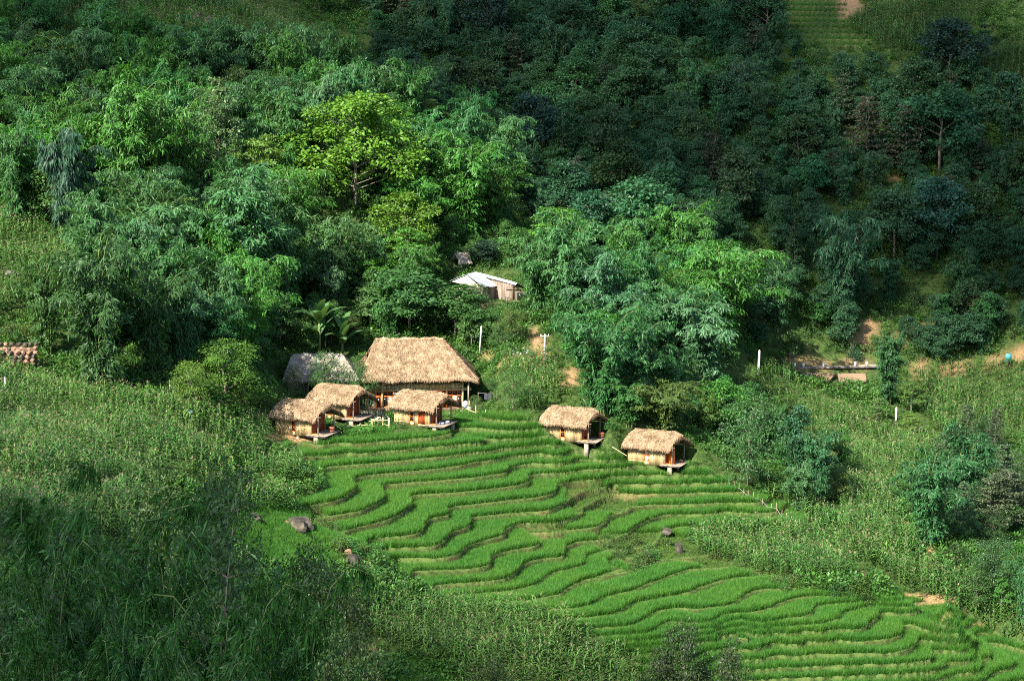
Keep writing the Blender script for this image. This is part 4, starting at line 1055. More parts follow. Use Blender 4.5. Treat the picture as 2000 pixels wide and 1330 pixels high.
# gravel yard between the left huts
gc = gat(728, 806); n = 900
gx = gc[0] + rng.uniform(-2.0, 2.0, n); gy = gc[1] + rng.uniform(-3.2, 4.2, n)
V, Fc = [], []
for x, y in zip(gx, gy):
    z = float(ground(x, y)); s = random.uniform(.05, .13); b = len(V)
    V += [(x - s, y, z), (x, y - s, z), (x + s, y, z), (x, y + s, z), (x + random.uniform(-.03, .03), y, z + s * .9)]
    Fc += [[b, b + 1, b + 4], [b + 1, b + 2, b + 4], [b + 2, b + 3, b + 4], [b + 3, b, b + 4]]
o = obj('gravel', me_from('gravel', V, Fc, M['palerock'])); o['kind'] = 'stuff'; o['label'] = 'pale grey gravel spread on the yard between the huts'
# rubble and stones by the clay path
def boulder(u, v, w_px, h_px, label, mat='rock', seed=1, sub=3, D=None, group=None):
    p = gat(u, v) if D is None else np.array(pt(u, v, D)); s = p[1] / F_PX
    t = thing('boulder', label, 'boulder', (p[0], p[1], p[2] + h_px * s * .25), random.uniform(0, 6), group, me=lump(seed, w_px * s * .5, w_px * s * .42, h_px * s * .62, M[mat], 'boulder', sub, .42))
    return t
boulder(499, 1024, 34, 22, 'dark single boulder standing in the rice near the left corn', seed=2)
b_ = boulder(585, 1034, 58, 26, 'broad pile of dark split rock in the rice, largest on the left', seed=3)
boulder(560, 1022, 24, 12, 'brown broken rock at the left of the broad dark rock pile', 'clayrock', seed=31); boulder(597, 1020, 30, 14, 'grey slab on top of the broad dark rock pile', 'palerock', seed=32)
boulder(576, 1018, 26, 12, 'small grey rock at the crest of the broad dark rock pile', seed=33)
boulder(449, 1082, 24, 14, 'small rounded rock at the edge of the dark bamboo leaves', seed=4)
for k, (u, v, w_, h_, l, m_) in enumerate(((690, 1108, 44, 22, 'dark slanting rock face in the weedy bank', 'rock'), (716, 1118, 36, 16, 'lower dark rock ledge in the weedy bank', 'rock'), (682, 1085, 20, 16, 'reddish rock at the top of the weedy bank', 'clayrock'), (738, 1130, 20, 14, 'brown stone at the foot of the weedy bank', 'clayrock'), (766, 1131, 16, 12, 'round orange stone at the foot of the weedy bank', 'clayrock'), (788, 1145, 14, 10, 'pale stone below the weedy bank', 'palerock'))):
    boulder(u, v, w_, h_, l, m_, seed=40 + k)
for k, (u, v, w_, h_, l) in enumerate(((388, 42, 22, 20, 'black rock with white streak high in the shaded corn'), (408, 52, 22, 24, 'black rock right of the white streaked rock in the shaded corn'), (402, 66, 18, 18, 'lowest black rock of the cluster in the shaded corn'), (517, 70, 26, 20, 'lone black rock on the shaded corn slope near the ridge'), (352, 46, 12, 12, 'small black rock left of the cluster in the shaded corn'), (622, 120, 20, 14, 'dark rock near the foot of the shaded corn ridge'))):
    boulder(u, v, w_, h_, l, seed=50 + k)
for k, (u, v, w_, h_, l) in enumerate(((1300, 962 + 77, 24, 12, 'brown rock at the top of the scrubby bank in the terraces'), (1325, 1075, 18, 26, 'upright brown rock in the scrub beside the ripe corn'), (1692, 1082, 14, 10, 'small grey rock in the middle of the right corn'), (1720, 1010, 16, 10, 'small grey rock in the corn left of the tall bamboo'), (1955, 800, 18, 14, 'grey rock in the dark corn at the right edge'), (1420, 412, 10, 12, 'pale rock beside the small far corn field'), (1268, 1118, 18, 8, 'dark low rock in the terrace scrub'), (1250, 1122, 14, 7, 'small dark rock left of the low terrace rock'), (20, 538, 30, 12, 'flat grey slab by the upper left corn'), (1685, 822, 12, 8, 'white stone in the corn slope below the road'), (1545, 700, 12, 14, 'dark rock at the start of the roadside bank'))):
    boulder(u, v, w_, h_, l, ['rock', 'palerock'][('grey' in l) or ('pale' in l) or ('white' in l)], seed=70 + k)
for k, (u, v) in enumerate(((1340, 120), (1365, 150), (1415, 135), (1402, 160), (1325, 123), (1560, 110), (1585, 138), (1605, 143), (1450, 155))):
    boulder(u, v, random.uniform(7, 12), random.uniform(6, 11), 'small pale rock scattered on the far shaded hillside', 'palerock', seed=90 + k, sub=2, group='pale rocks on the far hillside')
# white rubble heap by the clay path
rb = [gat(1010 + random.uniform(-22, 26), 688 + random.uniform(-4, 7)) for _ in range(26)]
for k, p in enumerate(rb):
    thing('rubble_stone', 'white broken stone in the heap beside the clay path', 'stone', (p[0], p[1], p[2] + .1), random.uniform(0, 6), 'white stones heaped by the clay path', me=lump(120 + k % 5, random.uniform(.14, .34), .2, .15, M['white'] if k % 3 else M['palerock'], 'rubble_stone', 1, .3))
# stone wall by the road at the far left
wl = thing('stone_wall', 'reddish dry stone retaining wall under the bushes at the far left', 'wall', tuple(gat(30, 712)))
wo = np.array(wl.location); g = np.random.default_rng(9)
sm = [lump(150 + k, .5, .3, .32, M['clayrock'] if k < 4 else M['rock'], 'stone', 1, .3) for k in range(7)]
for row in range(5):
    x = -2.9
    while x < 1.7:
        wd = g.uniform(.5, .85); X, Y = wo[0] + x + wd / 2, wo[1] + .22 * row + .4
        s = obj('stone', sm[g.integers(0, 7)], wl, (x + wd / 2, .22 * row + .4, .2 + row * .42 + g.normal(0, .04)), (g.uniform(-.3, .3), g.uniform(-.3, .3), g.uniform(-.4, .4))); s.scale = (wd, 1, g.uniform(.75, 1.0)); x += wd * .95
MB().span(-3.1, 1.9, .95, 1.6, -.6, 1.55).build('backing', M['clayrock'], wl)
# rubble wall below the tin roofed house
wl = thing('stone_wall', 'pale dry stone wall below the right end of the tin roofed house', 'wall', tuple(pt(1000, 612, 286)))
for row in range(8):
    for k in range(3):
        s = obj('stone', sm[(row * 3 + k) % 7], wl, (-.75 + k * .55 + g.normal(0, .06), .14 * row, -1.2 + row * .36), (g.uniform(-.4, .4), g.uniform(-.4, .4), g.uniform(-.4, .4))); s.scale = (.62, .8, .62)
# road with its apron and white marker posts on the right
a = gat(1555, 725); b = gat(1705, 722)
ra, rb_ = np.array([a[0] - 1.5, a[1] + .6, a[2] + .35]), np.array([b[0] + 2.5, b[1] + .6, b[2] + .45])
d_ = (rb_ - ra) / np.linalg.norm(rb_ - ra); n_h = np.array([-d_[1], d_[0], 0])
road = MB(); 
for k in range(8):
    p, q = ra + (rb_ - ra) * k / 8, ra + (rb_ - ra) * (k + 1) / 8
    road.face(p, q, q + n_h * 3.2, p + n_h * 3.2)
o = road.build('road', noise_mat('dirt_road', (.30, .22, .13), (.44, .34, .22), 1.0)); o['kind'] = 'structure'
kb = MB()
for k in range(8):
    p, q = ra + (rb_ - ra) * (k + .01) / 8, ra + (rb_ - ra) * (k + .99) / 8
    kb.face(p + (0, 0, .02), q + (0, 0, .02), q - n_h * .35 + (0, 0, .02), p - n_h * .35 + (0, 0, .02)); kb.face(p - n_h * .35 + (0, 0, .02), q - n_h * .35 + (0, 0, .02), q - n_h * .35 - (0, 0, .2), p - n_h * .35 - (0, 0, .2))
o = kb.build('road_kerb', M['palerock']); o['kind'] = 'structure'
for k, f in enumerate((.09, .17, .36, .66, .77)):
    p = ra + (rb_ - ra) * f - n_h * .15
    t = thing('marker_post', 'short white concrete marker post on the outer edge of the road', 'post', (p[0], p[1], p[2] + .02), math.atan2(d_[1], d_[0]), 'white marker posts along the road')
    MB().box((0, 0, .28), (.26, .2, .56), jit=.01).build('post', M['white'], t); MB().box((0, 0, .585), (.30, .24, .05)).build('cap', M['white'], t)
ap = thing('concrete_apron', 'bare brown concrete apron sloping down below the road', 'apron', tuple(ra))
q0, q1, q2, q3 = [np.array(pt(*k)) - ra for k in ((1568, 727, a[1] + .1), (1632, 729, a[1] + .2), (1616, 748, a[1] - 4.2), (1598, 750, a[1] - 4.2))]
def slab(P4, mat, name, parent, th=.25):
    mb = MB(); lo = [p - np.array([0, 0, th]) for p in P4]; mb.face(*P4); mb.face(*lo[::-1])
    for k in range(4): mb.face(P4[k], lo[k], lo[(k + 1) % 4], P4[(k + 1) % 4])
    return mb.build(name, mat, parent)
mid = q0 * .45 + q1 * .55; midl = q3 * .4 + q2 * .6
slab([q0, mid - d_ * .06, midl - d_ * .06, q3], M['apron'], 'slab', ap); slab([mid + d_ * .06, q1, q2, midl + d_ * .06], M['apron'], 'slab', ap)
slab([q0 + (-.35, 0, .06), q0 + (0, 0, .06), q3 + (0, 0, .06), q3 + (-.35, 0, .06)], M['concrete'], 'edge_strip', ap, .3)
r0, r1 = [np.array(pt(*k)) - ra for k in ((1636, 729, a[1] + .2), (1690, 729, a[1] + .6))]
slab([r0, r1, r1 + (0, -1.2, -.7), r0 + (0, -1.6, -1.2)], M['apron'], 'upper_slab', ap)
# blue-green board far right, blue sheet in the left corn, laundry by the hall
p = gat(1969, 722); t = thing('sign_board', 'small blue green board on posts at the far right edge of the field', 'board', tuple(p))
MB().box((0, 0, 1.5), (.85, .06, 1.1)).build('panel', M['teal'], t); [MB().box((x, .05, .6), (.07, .05, 1.4)).build('post', M['wood'], t) for x in (-.3, .3)]
p = gat(371, 829); thing('blue_sheet', 'small bright blue sheet lying in the corn right of the dark bamboo', 'sheet', (p[0], p[1], p[2] + 1.3), me=lump(300, .34, .25, .14, M['blue'], 'blue_sheet', 2, .4))
def cloth(loc, w_, h_, mat, label, name='cloth'):
    V, Fc = [], []
    for j in range(7):
        for i in range(9): V.append(((i / 8 - .5) * w_, .07 * math.sin(i * 1.7 + j * .3), -h_ * j / 6 + .03 * math.cos(i * 2)))
    for j in range(6):
        for i in range(8): Fc.append([j * 9 + i, j * 9 + i + 1, j * 9 + i + 10, j * 9 + i + 9])
    thing(name, label, 'cloth', loc, me=me_from(name, V, Fc, mat))
p = gat(949, 795); ln = thing('clothes_line', 'thin clothes line with posts among the plants right of the hall', 'clothes line', (p[0] - .9, p[1], p[2]))
for x in (0, 2.2): MB().tube([(x, 0, -.2), (x, 0, 1.75)], .03, 5).build('post', M['wood'], ln)
MB().tube([(0, 0, 1.66), (1.1, 0, 1.58), (2.2, 0, 1.66)], .012, 4).build('line', M['cable'], ln)
cloth((p[0] + .3, p[1], p[2] + 1.6), 1.0, .75, M['darkcloth'], 'dark blue cloth drying on the line right of the hall')
# things heaped at the right end of the hall
p = gat(909, 797); thing('bundle', 'pale blue grey cloth bundle at the right corner of the hall', 'bundle', (p[0], p[1], p[2] + .45), me=lump(310, .42, .3, .55, M['bluegrey'], 'bundle', 2, .2))
for k, (u, v, m_, l) in enumerate(((898, 800, 'clayrock', 'brown earth coloured stone left of the blue grey bundle'), (917, 800, 'white', 'white stone right of the blue grey bundle'), (903, 806, 'palerock', 'pale stone below the blue grey bundle'), (921, 804, 'rock', 'dark stone below the white stone by the hall'))):
    boulder(u, v, 11, 8, l, m_, seed=320 + k, sub=2)
# driftwood: a few fallen stalks on the path edge at the right
# ---- the person working in the garden, bent over
pp = gat(731, 838); 
t = thing('person', 'person in white shirt and pale conical hat bending over in the garden', 'person', tuple(pp), R(8))
J = {'pel': (-.12, 0, .86), 'chest': (.26, 0, 1.06), 'neck': (.42, 0, 1.06), 'head': (.54, 0, 1.04), 'lh': (-.12, .1, .84), 'lk': (-.02, .12, .45), 'lf': (-.14, .12, .04), 'lt': (.06, .13, .02),
     'rh': (-.12, -.1, .84), 'rk': (.06, -.12, .46), 'rf': (-.05, -.12, .04), 'rt': (.15, -.13, .02), 'ls': (.30, .18, 1.04), 'le': (.36, .22, .76), 'lw': (.48, .16, .52), 'rs': (.30, -.18, 1.02), 're': (.40, -.22, .74), 'rw': (.52, -.15, .5)}
RAD = {'pel': .15, 'chest': .17, 'neck': .06, 'head': .10, 'lh': .10, 'lk': .065, 'lf': .045, 'lt': .035, 'rh': .10, 'rk': .065, 'rf': .045, 'rt': .035, 'ls': .075, 'le': .05, 'lw': .035, 'rs': .075, 're': .05, 'rw': .035}
E = [('pel', 'chest'), ('chest', 'neck'), ('neck', 'head'), ('pel', 'lh'), ('lh', 'lk'), ('lk', 'lf'), ('lf', 'lt'), ('pel', 'rh'), ('rh', 'rk'), ('rk', 'rf'), ('rf', 'rt'), ('chest', 'ls'), ('ls', 'le'), ('le', 'lw'), ('chest', 'rs'), ('rs', 're'), ('re', 'rw')]
for sd, w_ in (('l', 'lw'), ('r', 'rw')):
    b = Vector(J[w_])
    for k in range(5):
        yy = (-.035 + .02 * k) if k < 4 else (.055 if sd == 'l' else -.055)
        n1, n2 = sd + 'p%d' % k, sd + 'q%d' % k
        J[n1] = tuple(b + Vector((.03, yy, -.06 if k < 4 else -.03))); J[n2] = tuple(b + Vector((.03 - .02 * (k < 4), yy * 1.3, -(.13, .15, .15, .12, .07)[k])))
        RAD[n1] = .013; RAD[n2] = .010; E += [(w_, n1), (n1, n2)]
names = list(J); me = bpy.data.meshes.new('body'); me.from_pydata([J[k] for k in names], [(names.index(a), names.index(b)) for a, b in E], [])
for k in ('cloth', 'darkcloth', 'skin'): me.materials.append(M[k])
bo = obj('body', me, t); sk_ = bo.modifiers.new('skin', 'SKIN'); bo.modifiers.new('sub', 'SUBSURF').levels = 1
lay = me.skin_vertices[0].data if me.skin_vertices else None
if lay:
    for i, k in enumerate(names): lay[i].radius = (RAD[k], RAD[k]); lay[i].use_root = (k == 'pel')
dg = bpy.context.evaluated_depsgraph_get(); ev = bpy.data.meshes.new_from_object(bo.evaluated_get(dg))
bo.modifiers.clear(); bo.data = ev
if len(ev.materials) == 0:
    for k in ('cloth', 'darkcloth', 'skin'): ev.materials.append(M[k])
for f in ev.polygons:
    c = f.center
    f.material_index = 1 if (c.z < .80 and c.x < .22 and c.z > .07) else (2 if (c.x > .43 and c.z > .9) or (c.z < .62 and c.x > .3) or c.z <= .07 else 0)
h = obj('conical_hat', lathe('conical_hat', [(.29, 0), (.27, .03), (.12, .16), (.01, .25)], M['hat'], 16), t, (.56, 0, 1.08), (0, R(35), 0))
obj('hair', lump(330, .1, .1, .09, M['darkcloth'], 'hair', 2, .1), t, (.53, 0, 1.07))
# ------------------------------------------------------------------ trees one can tell apart
KIND['nearbamboo'] = [bamboo(600 + i, Hh=11, Rr=5.0, culms=22, sprays=24, lv=15, leafL=.46, leafW=.085, mat='near', wind=(.62, -.15, -.30), tlo=.45, droop=.7, s0=.3, spl=1.0, hang=.15) for i in range(2)]
KIND['nearleaf'] = [broad(620 + i, Hh=10, Rr=3.6, th=.22, lobes=15, cl=16, lf=36, leafL=.27, leafW=.12, cr=.7, flat=.7, trunk_r=.12, gap=.12, mat='near') for i in range(2)]
KIND['nearslender'] = [slender(640, Hh=14, Rr=2.3, tiers=9, lf=26, bare=.45, whorl=6, leafL=.34, leafW=.15)]
PARTN['nearbamboo'] = 'culms'
NATH = {'bamboo': 11.5, 'tallbamboo': 13.5, 'willowy': 10, 'leafy': 8.6, 'bright': 12.6, 'layered': 9.6, 'fine': 6.8, 'slender': 8.8, 'tiered': 11, 'bush': 2.6, 'nearbamboo': 10.6, 'nearleaf': 9.6, 'nearslender': 14}
NATR = {'bamboo': 5.0, 'tallbamboo': 3.5, 'willowy': 4.6, 'leafy': 3.7, 'bright': 5.6, 'layered': 5.0, 'fine': 4.4, 'slender': 1.9, 'tiered': 3.1, 'bush': 2.2, 'nearbamboo': 5.4, 'nearleaf': 3.9, 'nearslender': 2.4}
CATN = {'bamboo': ('bamboo_clump', 'bamboo'), 'tallbamboo': ('bamboo_clump', 'bamboo'), 'willowy': ('bamboo_clump', 'bamboo'), 'nearbamboo': ('bamboo_clump', 'bamboo'), 'bush': ('bush', 'bush')}
def plant(kind, var, p, hgt, label, color, group=None, wide=1.0, rz=None, lean=0.0):
    """a tree standing at p: an Empty at its foot with trunk and foliage as children"""
    stem, lv = KIND[kind][var % len(KIND[kind])]
    s = hgt / NATH[kind]; nm, cat = CATN.get(kind, ('tree', 'tree'))
    o = thing(nm, label, cat, tuple(p), random.uniform(0, 6.28) if rz is None else rz, group, scale=(s * wide, s * wide, s))
    if lean: o.rotation_euler = (0, lean, 0)
    obj('stems' if kind == 'bush' else PARTN.get(kind, 'trunk'), stem, o)
    obj('foliage', lv, o, color=color)
    PLACED.append((p[0], p[1], NATR[kind] * s * wide))
    return o
PLACED = []
def tint(c, k=.12): f = 1 + random.uniform(-k, k); return tuple(min(1, max(.004, q * f * (1 + random.uniform(-k, k) * .5))) for q in c)
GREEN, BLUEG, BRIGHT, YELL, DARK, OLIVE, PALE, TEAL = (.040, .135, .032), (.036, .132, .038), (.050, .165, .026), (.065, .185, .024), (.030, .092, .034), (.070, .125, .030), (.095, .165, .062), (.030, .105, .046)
TREES = [ # kind, variant, u, base v, top v, width px, colour, label
 ('bamboo', 0, 1170, 826, 598, 225, BLUEG, 'tall drooping bamboo clump right behind the top right hut'),
 ('bamboo', 1, 1368, 756, 574, 235, (.072,.170,.078), 'pale silvery bamboo clump left of the tall pale pole'),
 ('bamboo', 2, 1400, 695, 482, 240, BRIGHT, 'bright green arching bamboo clump behind the silvery bamboo'),
 ('bamboo', 3, 1110, 645, 428, 200, (.050,.150,.048), 'large light green bamboo clump right of the tin roofed house'),
 ('bamboo', 1, 1225, 745, 585, 190, (.046,.140,.046), 'full bamboo crown left of the silvery bamboo clump'),
 ('bamboo', 0, 1300, 715, 548, 190, (.050,.150,.050), 'tall bamboo crown behind the silvery bamboo, left of the bright green clump'),
 ('bamboo', 2, 1050, 610, 462, 150, (.052,.150,.044), 'bamboo crown just right of the tin roofed house'),
 ('bamboo', 4, 1190, 700, 510, 200, (.046,.140,.060), 'bamboo clump in the middle of the sunny bamboo grove'),
 ('bamboo', 0, 1245, 640, 470, 130, BLUEG, 'narrow blue green bamboo rising behind the middle of the grove'),
 ('layered', 0, 1092, 520, 402, 165, YELL, 'yellow green flat topped tree above the light green bamboo clump'),
 ('leafy', 1, 1255, 520, 355, 185, TEAL, 'big dark blue green tree left of the small sunlit corn patch'),
 ('bamboo', 2, 1300, 885, 742, 165, OLIVE, 'olive yellowish bamboo clump directly behind the outermost hut'),
 ('bamboo', 1, 1225, 868, 735, 130, GREEN, 'green bush like bamboo between the two right hand huts'),
 ('leafy', 2, 1405, 860, 745, 120, BRIGHT, 'bright green broad leaf tree at the foot of the silvery bamboo'),
 ('fine', 0, 1460, 948, 775, 190, (.048,.125,.042), 'rounded fine leaved tree at the right corner of the terraces'),
 ('tallbamboo', 0, 1558, 935, 788, 90, TEAL, 'narrow blue green feathery bamboo right of the rounded tree'),
 ('tallbamboo', 1, 1598, 985, 832, 95, (.034,.115,.046), 'leaning blue green bamboo in front of the feathery bamboo'),
 ('bamboo', 4, 1560, 1000, 905, 100, (.060,.150,.050), 'low pale bamboo spray by the row of stakes'),
 ('fine', 1, 440, 788, 662, 190, (.075,.165,.026), 'light green feathery tree left of the grey thatched house'),
 ('fine', 0, 375, 802, 705, 110, (.085,.165,.028), 'low yellow green tree beside the slim pole'),
 ('fine', 1, 482, 796, 745, 80, (.070,.170,.028), 'small bright bush tree just behind the lowest left hut'),
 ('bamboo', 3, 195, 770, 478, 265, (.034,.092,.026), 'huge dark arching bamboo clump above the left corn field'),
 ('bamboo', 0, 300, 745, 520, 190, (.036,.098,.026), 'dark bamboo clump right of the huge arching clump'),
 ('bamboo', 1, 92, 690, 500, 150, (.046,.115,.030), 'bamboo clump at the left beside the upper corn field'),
 ('tallbamboo', 0, 490, 645, 330, 210, (.048,.145,.052), 'tall pale blue green bamboo tower in the middle of the left grove'),
 ('bamboo', 2, 300, 600, 400, 250, (.055,.150,.052), 'wide light green bamboo clump in the middle of the left grove'),
 ('bamboo', 4, 425, 720, 520, 170, (.050,.140,.050), 'light green bamboo behind the feathery tree'),
 ('bright', 0, 695, 415, 190, 245, (.085,.205,.020), 'tallest yellow green tree standing out above the grove'),
 ('bright', 1, 792, 520, 375, 140, (.095,.200,.026), 'smaller yellow green tree right below the tallest one'),
 ('bamboo', 3, 905, 470, 275, 230, BRIGHT, 'dark leaved green bamboo right of the yellow green trees'),
 ('bamboo', 1, 820, 400, 250, 170, GREEN, 'bamboo half in shade behind the yellow green trees'),
 ('bamboo', 0, 655, 590, 415, 190, (.055,.140,.042), 'bamboo clump below the tallest yellow green tree'),
 ('bamboo', 2, 560, 500, 330, 170, BRIGHT, 'green bamboo left of the tallest yellow green tree'),
 ('leafy', 0, 800, 655, 525, 190, (.045,.125,.036), 'dense round tree right behind the big hall'),
 ('leafy', 3, 890, 665, 560, 150, (.048,.125,.034), 'dense round tree between the big hall and the tin roofed house'),
 ('leafy', 1, 735, 640, 560, 120, (.075,.150,.050), 'pale flowering tree behind the left end of the hall'),
 ('fine', 1, 1000, 672, 600, 75, (.075,.120,.032), 'round olive bush left of the clay path'),
 ('leafy', 2, 948, 520, 470, 75, (.020,.050,.030), 'very dark round tree just above the tin roofed house'),
 ('fine', 0, 930, 610, 552, 80, (.045,.100,.030), 'small feathery tree in front of the tin roofed house'),
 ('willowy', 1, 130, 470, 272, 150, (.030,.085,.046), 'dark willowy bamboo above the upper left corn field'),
 ('bamboo', 4, 250, 440, 168, 230, BRIGHT, 'tall bright green bamboo at the top of the left grove'),
 ('bamboo', 0, 345, 430, 190, 180, (.060,.165,.034), 'bright green bamboo right of the tall top one in the left grove'),
 ('tiered', 0, 428, 405, 162, 105, PALE, 'tall pale whitish tree with tiers of leaves in the left grove'),
 ('layered', 1, 520, 420, 262, 130, (.085,.175,.028), 'yellowish flat layered tree right of the pale tiered tree'),
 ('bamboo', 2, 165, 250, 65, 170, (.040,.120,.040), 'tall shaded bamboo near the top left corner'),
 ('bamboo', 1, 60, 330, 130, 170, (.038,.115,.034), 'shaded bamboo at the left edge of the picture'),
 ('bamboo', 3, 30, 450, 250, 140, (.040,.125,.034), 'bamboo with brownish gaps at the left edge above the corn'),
 ('leafy', 3, 220, 425, 385, 50, YELL, 'small yellow tree standing in the left grove'),
 ('fine', 0, 1000, 800, 720, 85, (.060,.135,.036), 'small garden tree right of the big hall'),
 ('fine', 1, 930, 806, 770, 42, (.075,.145,.040), 'little round tree tied to a stake at the right corner of the hall'),
 ('fine', 0, 640, 784, 686, 95, (.045,.115,.030), 'slender trunked tree in front of the grey thatched roof'),
 ('fine', 1, 695, 786, 698, 90, (.040,.110,.028), 'dense tree between the grey house and the hall'),
 ('fine', 0, 575, 781, 712, 55, (.090,.120,.050), 'thin leaved tree in front of the left end of the grey house'),
 ('tallbamboo', 2, 1735, 790, 645, 85, (.034,.110,.036), 'tall narrow bamboo below the road on the right'),
 ('layered', 0, 1780, 852, 802, 60, (.095,.185,.035), 'little young tree with pale trunk on the right slope'),
 ('layered', 1, 1780, 808, 742, 70, (.070,.150,.030), 'young tree right of the tall narrow bamboo'),
 ('layered', 0, 1716, 826, 772, 45, (.080,.150,.045), 'young tree left of the short pale pole'),
 ('bamboo', 3, 1815, 1065, 888, 180, (.032,.118,.040), 'tall bamboo standing alone in the right corn'),
 ('bamboo', 4, 1888, 1005, 842, 170, (.036,.125,.044), 'bamboo clump behind the lone tall bamboo in the right corn'),
 ('tiered', 1, 1965, 1045, 915, 105, (.070,.105,.055), 'greyish tree beyond the bamboo at the right edge'),
 ('nearleaf', 0, 1940, 1180, 1045, 120, (.040,.100,.035), 'dark leafy tree behind the corn strip at the right edge'),
 ('nearleaf', 1, 1905, 1195, 1105, 90, (.050,.125,.032), 'round leafy tree left of the yellow green sapling by the corn strip'),
 ('layered', 1, 1955, 1205, 1120, 55, (.050,.165,.028), 'yellow green sapling with pale trunk behind the corn strip'),
 ('bamboo', 0, 1998, 1220, 1070, 90, BLUEG, 'blue green bamboo cut by the right edge behind the corn strip'),
 ('bush', 1, 1870, 1100, 1050, 60, (.045,.090,.030), 'dark bush by the pale clay scar on the right'),
 ('leafy', 2, 1842, 1010, 300, 0, TEAL, ''),
 ('leafy', 0, 1835, 345, 185, 175, TEAL, 'massive dark blue green tree high on the right far slope'),
 ('leafy', 1, 1855, 170, 45, 150, (.024,.060,.045), 'dark round tree near the top right corner'),
 ('bamboo', 2, 1640, 640, 420, 165, (.032,.100,.046), 'big shaded bamboo clump above the clay scar'),
 ('leafy', 2, 1830, 505, 355, 135, (.030,.095,.070), 'blue green tree in the middle of the right far slope'),
 ('tiered', 1, 1690, 335, 195, 105, (.085,.095,.060), 'greyish tiered tree left of the massive dark tree'),
 ('tiered', 0, 1765, 345, 210, 85, (.080,.100,.065), 'pale trunked grey tree at the left flank of the massive dark tree'),
 ('tiered', 1, 1900, 345, 245, 75, (.095,.120,.075), 'pale leaved tree at the right flank of the massive dark tree'),
 ('leafy', 3, 1045, 330, 190, 140, (.022,.062,.046), 'large dark tree in the shaded gully'),
 ('leafy', 0, 800, 200, 100, 85, (.022,.062,.040), 'dark tree just right of the shaded corn ridge'),
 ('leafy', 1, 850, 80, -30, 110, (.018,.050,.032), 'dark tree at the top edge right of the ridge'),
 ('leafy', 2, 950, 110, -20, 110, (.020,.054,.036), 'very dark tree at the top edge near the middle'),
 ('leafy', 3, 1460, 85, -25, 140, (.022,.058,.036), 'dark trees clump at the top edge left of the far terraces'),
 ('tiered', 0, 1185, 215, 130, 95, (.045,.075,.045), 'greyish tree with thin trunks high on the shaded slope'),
 ('bamboo', 1, 1450, 225, 118, 80, (.028,.080,.050), 'narrow blue green bamboo on the shaded slope'),
 ('tallbamboo', 0, 1925, 680, 570, 75, (.034,.120,.036), 'feathery bamboo low on the far slope near the right edge'),
 ('tallbamboo', 1, 1845, 650, 570, 60, (.038,.125,.040), 'feathery bamboo above the clay bank on the right'),
 ('leafy', 0, 1600, 640, 590, 70, GREEN, 'low green tree under the big shaded bamboo'),
 ('bush', 0, 1665, 705, 660, 45, (.030,.085,.040), 'blue green bush on the bank above the road'),
 ('leafy', 3, 985, 380, 290, 120, (.034,.100,.032), 'round green tree at the edge of the cloud shadow'),
]
TREES = [t_ for t_ in TREES if t_[7]]
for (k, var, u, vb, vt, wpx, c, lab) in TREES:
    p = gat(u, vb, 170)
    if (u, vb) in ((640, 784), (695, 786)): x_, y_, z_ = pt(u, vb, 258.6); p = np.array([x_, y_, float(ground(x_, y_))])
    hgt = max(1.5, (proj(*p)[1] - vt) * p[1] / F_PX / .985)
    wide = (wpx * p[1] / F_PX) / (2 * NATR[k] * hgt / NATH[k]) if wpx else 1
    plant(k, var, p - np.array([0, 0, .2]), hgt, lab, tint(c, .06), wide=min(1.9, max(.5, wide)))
def plant_top(k, var, u, vt, D, wpx, c, lab, group=None, maxh=18, lean=0.0):
    x, y, z = pt(u, vt, D); g_ = float(ground(x, y)); hgt = min(maxh, z - g_)
    if hgt < .5: return
    wide = (wpx * D / F_PX) / (2 * NATR[k] * hgt / NATH[k])
    plant(k, var, (x, y, z - hgt), hgt, lab, tint(c, .06), group, wide=min(2.2, max(.5, wide)), lean=lean)
NB = (.038, .132, .028)
for a in ((0, 40, 965, 66, 230, 'nearest bamboo crown at the left edge, leaves cut by the frame'), (1, 190, 990, 70, 230, 'near bamboo below the left corn field, tips leaning right'), (0, 330, 1060, 68, 210, 'near bamboo crown left of the bare leaning trunk'), (1, 470, 1085, 66, 210, 'near bamboo whose leaf tips reach over the small rice plots'),
          (0, 100, 1080, 52, 260, 'near bamboo filling the lower left with long blades'), (1, 270, 1140, 54, 250, 'near bamboo in the middle of the lower left mass'), (0, 440, 1185, 52, 240, 'near bamboo at the bottom, left of the olive bushes'), (1, 20, 1190, 42, 300, 'bamboo closest to the bottom left corner'),
          (0, 210, 1235, 42, 300, 'bamboo at the bottom edge with dark gaps'), (1, 390, 1275, 42, 280, 'low bamboo at the bottom edge beside the olive bushes'), (0, 560, 1150, 75, 150, 'small bamboo spray in front of the olive leafed tree')):
    plant_top('nearbamboo', a[0], a[1], a[2], a[3], a[4], NB, a[5], maxh=15)
for k, a in enumerate(((120, 1015, 80, 170, 'broad leafed dark crown between the first two near bamboos'), (395, 1005, 85, 150, 'broad leafed crown just right of the near bamboo tips'), (250, 1085, 74, 170, 'dark broad leafed crown inside the lower left bamboo'), (530, 1215, 80, 200, 'dark broad leafed crown right of the bottom bamboo'), (70, 1140, 60, 190, 'dark leafy crown low at the left edge'))):
    plant_top('nearleaf', k, a[0], a[1], a[2], a[3], (.036, .092, .026), a[4], maxh=15)
NL = (.056, .105, .028)
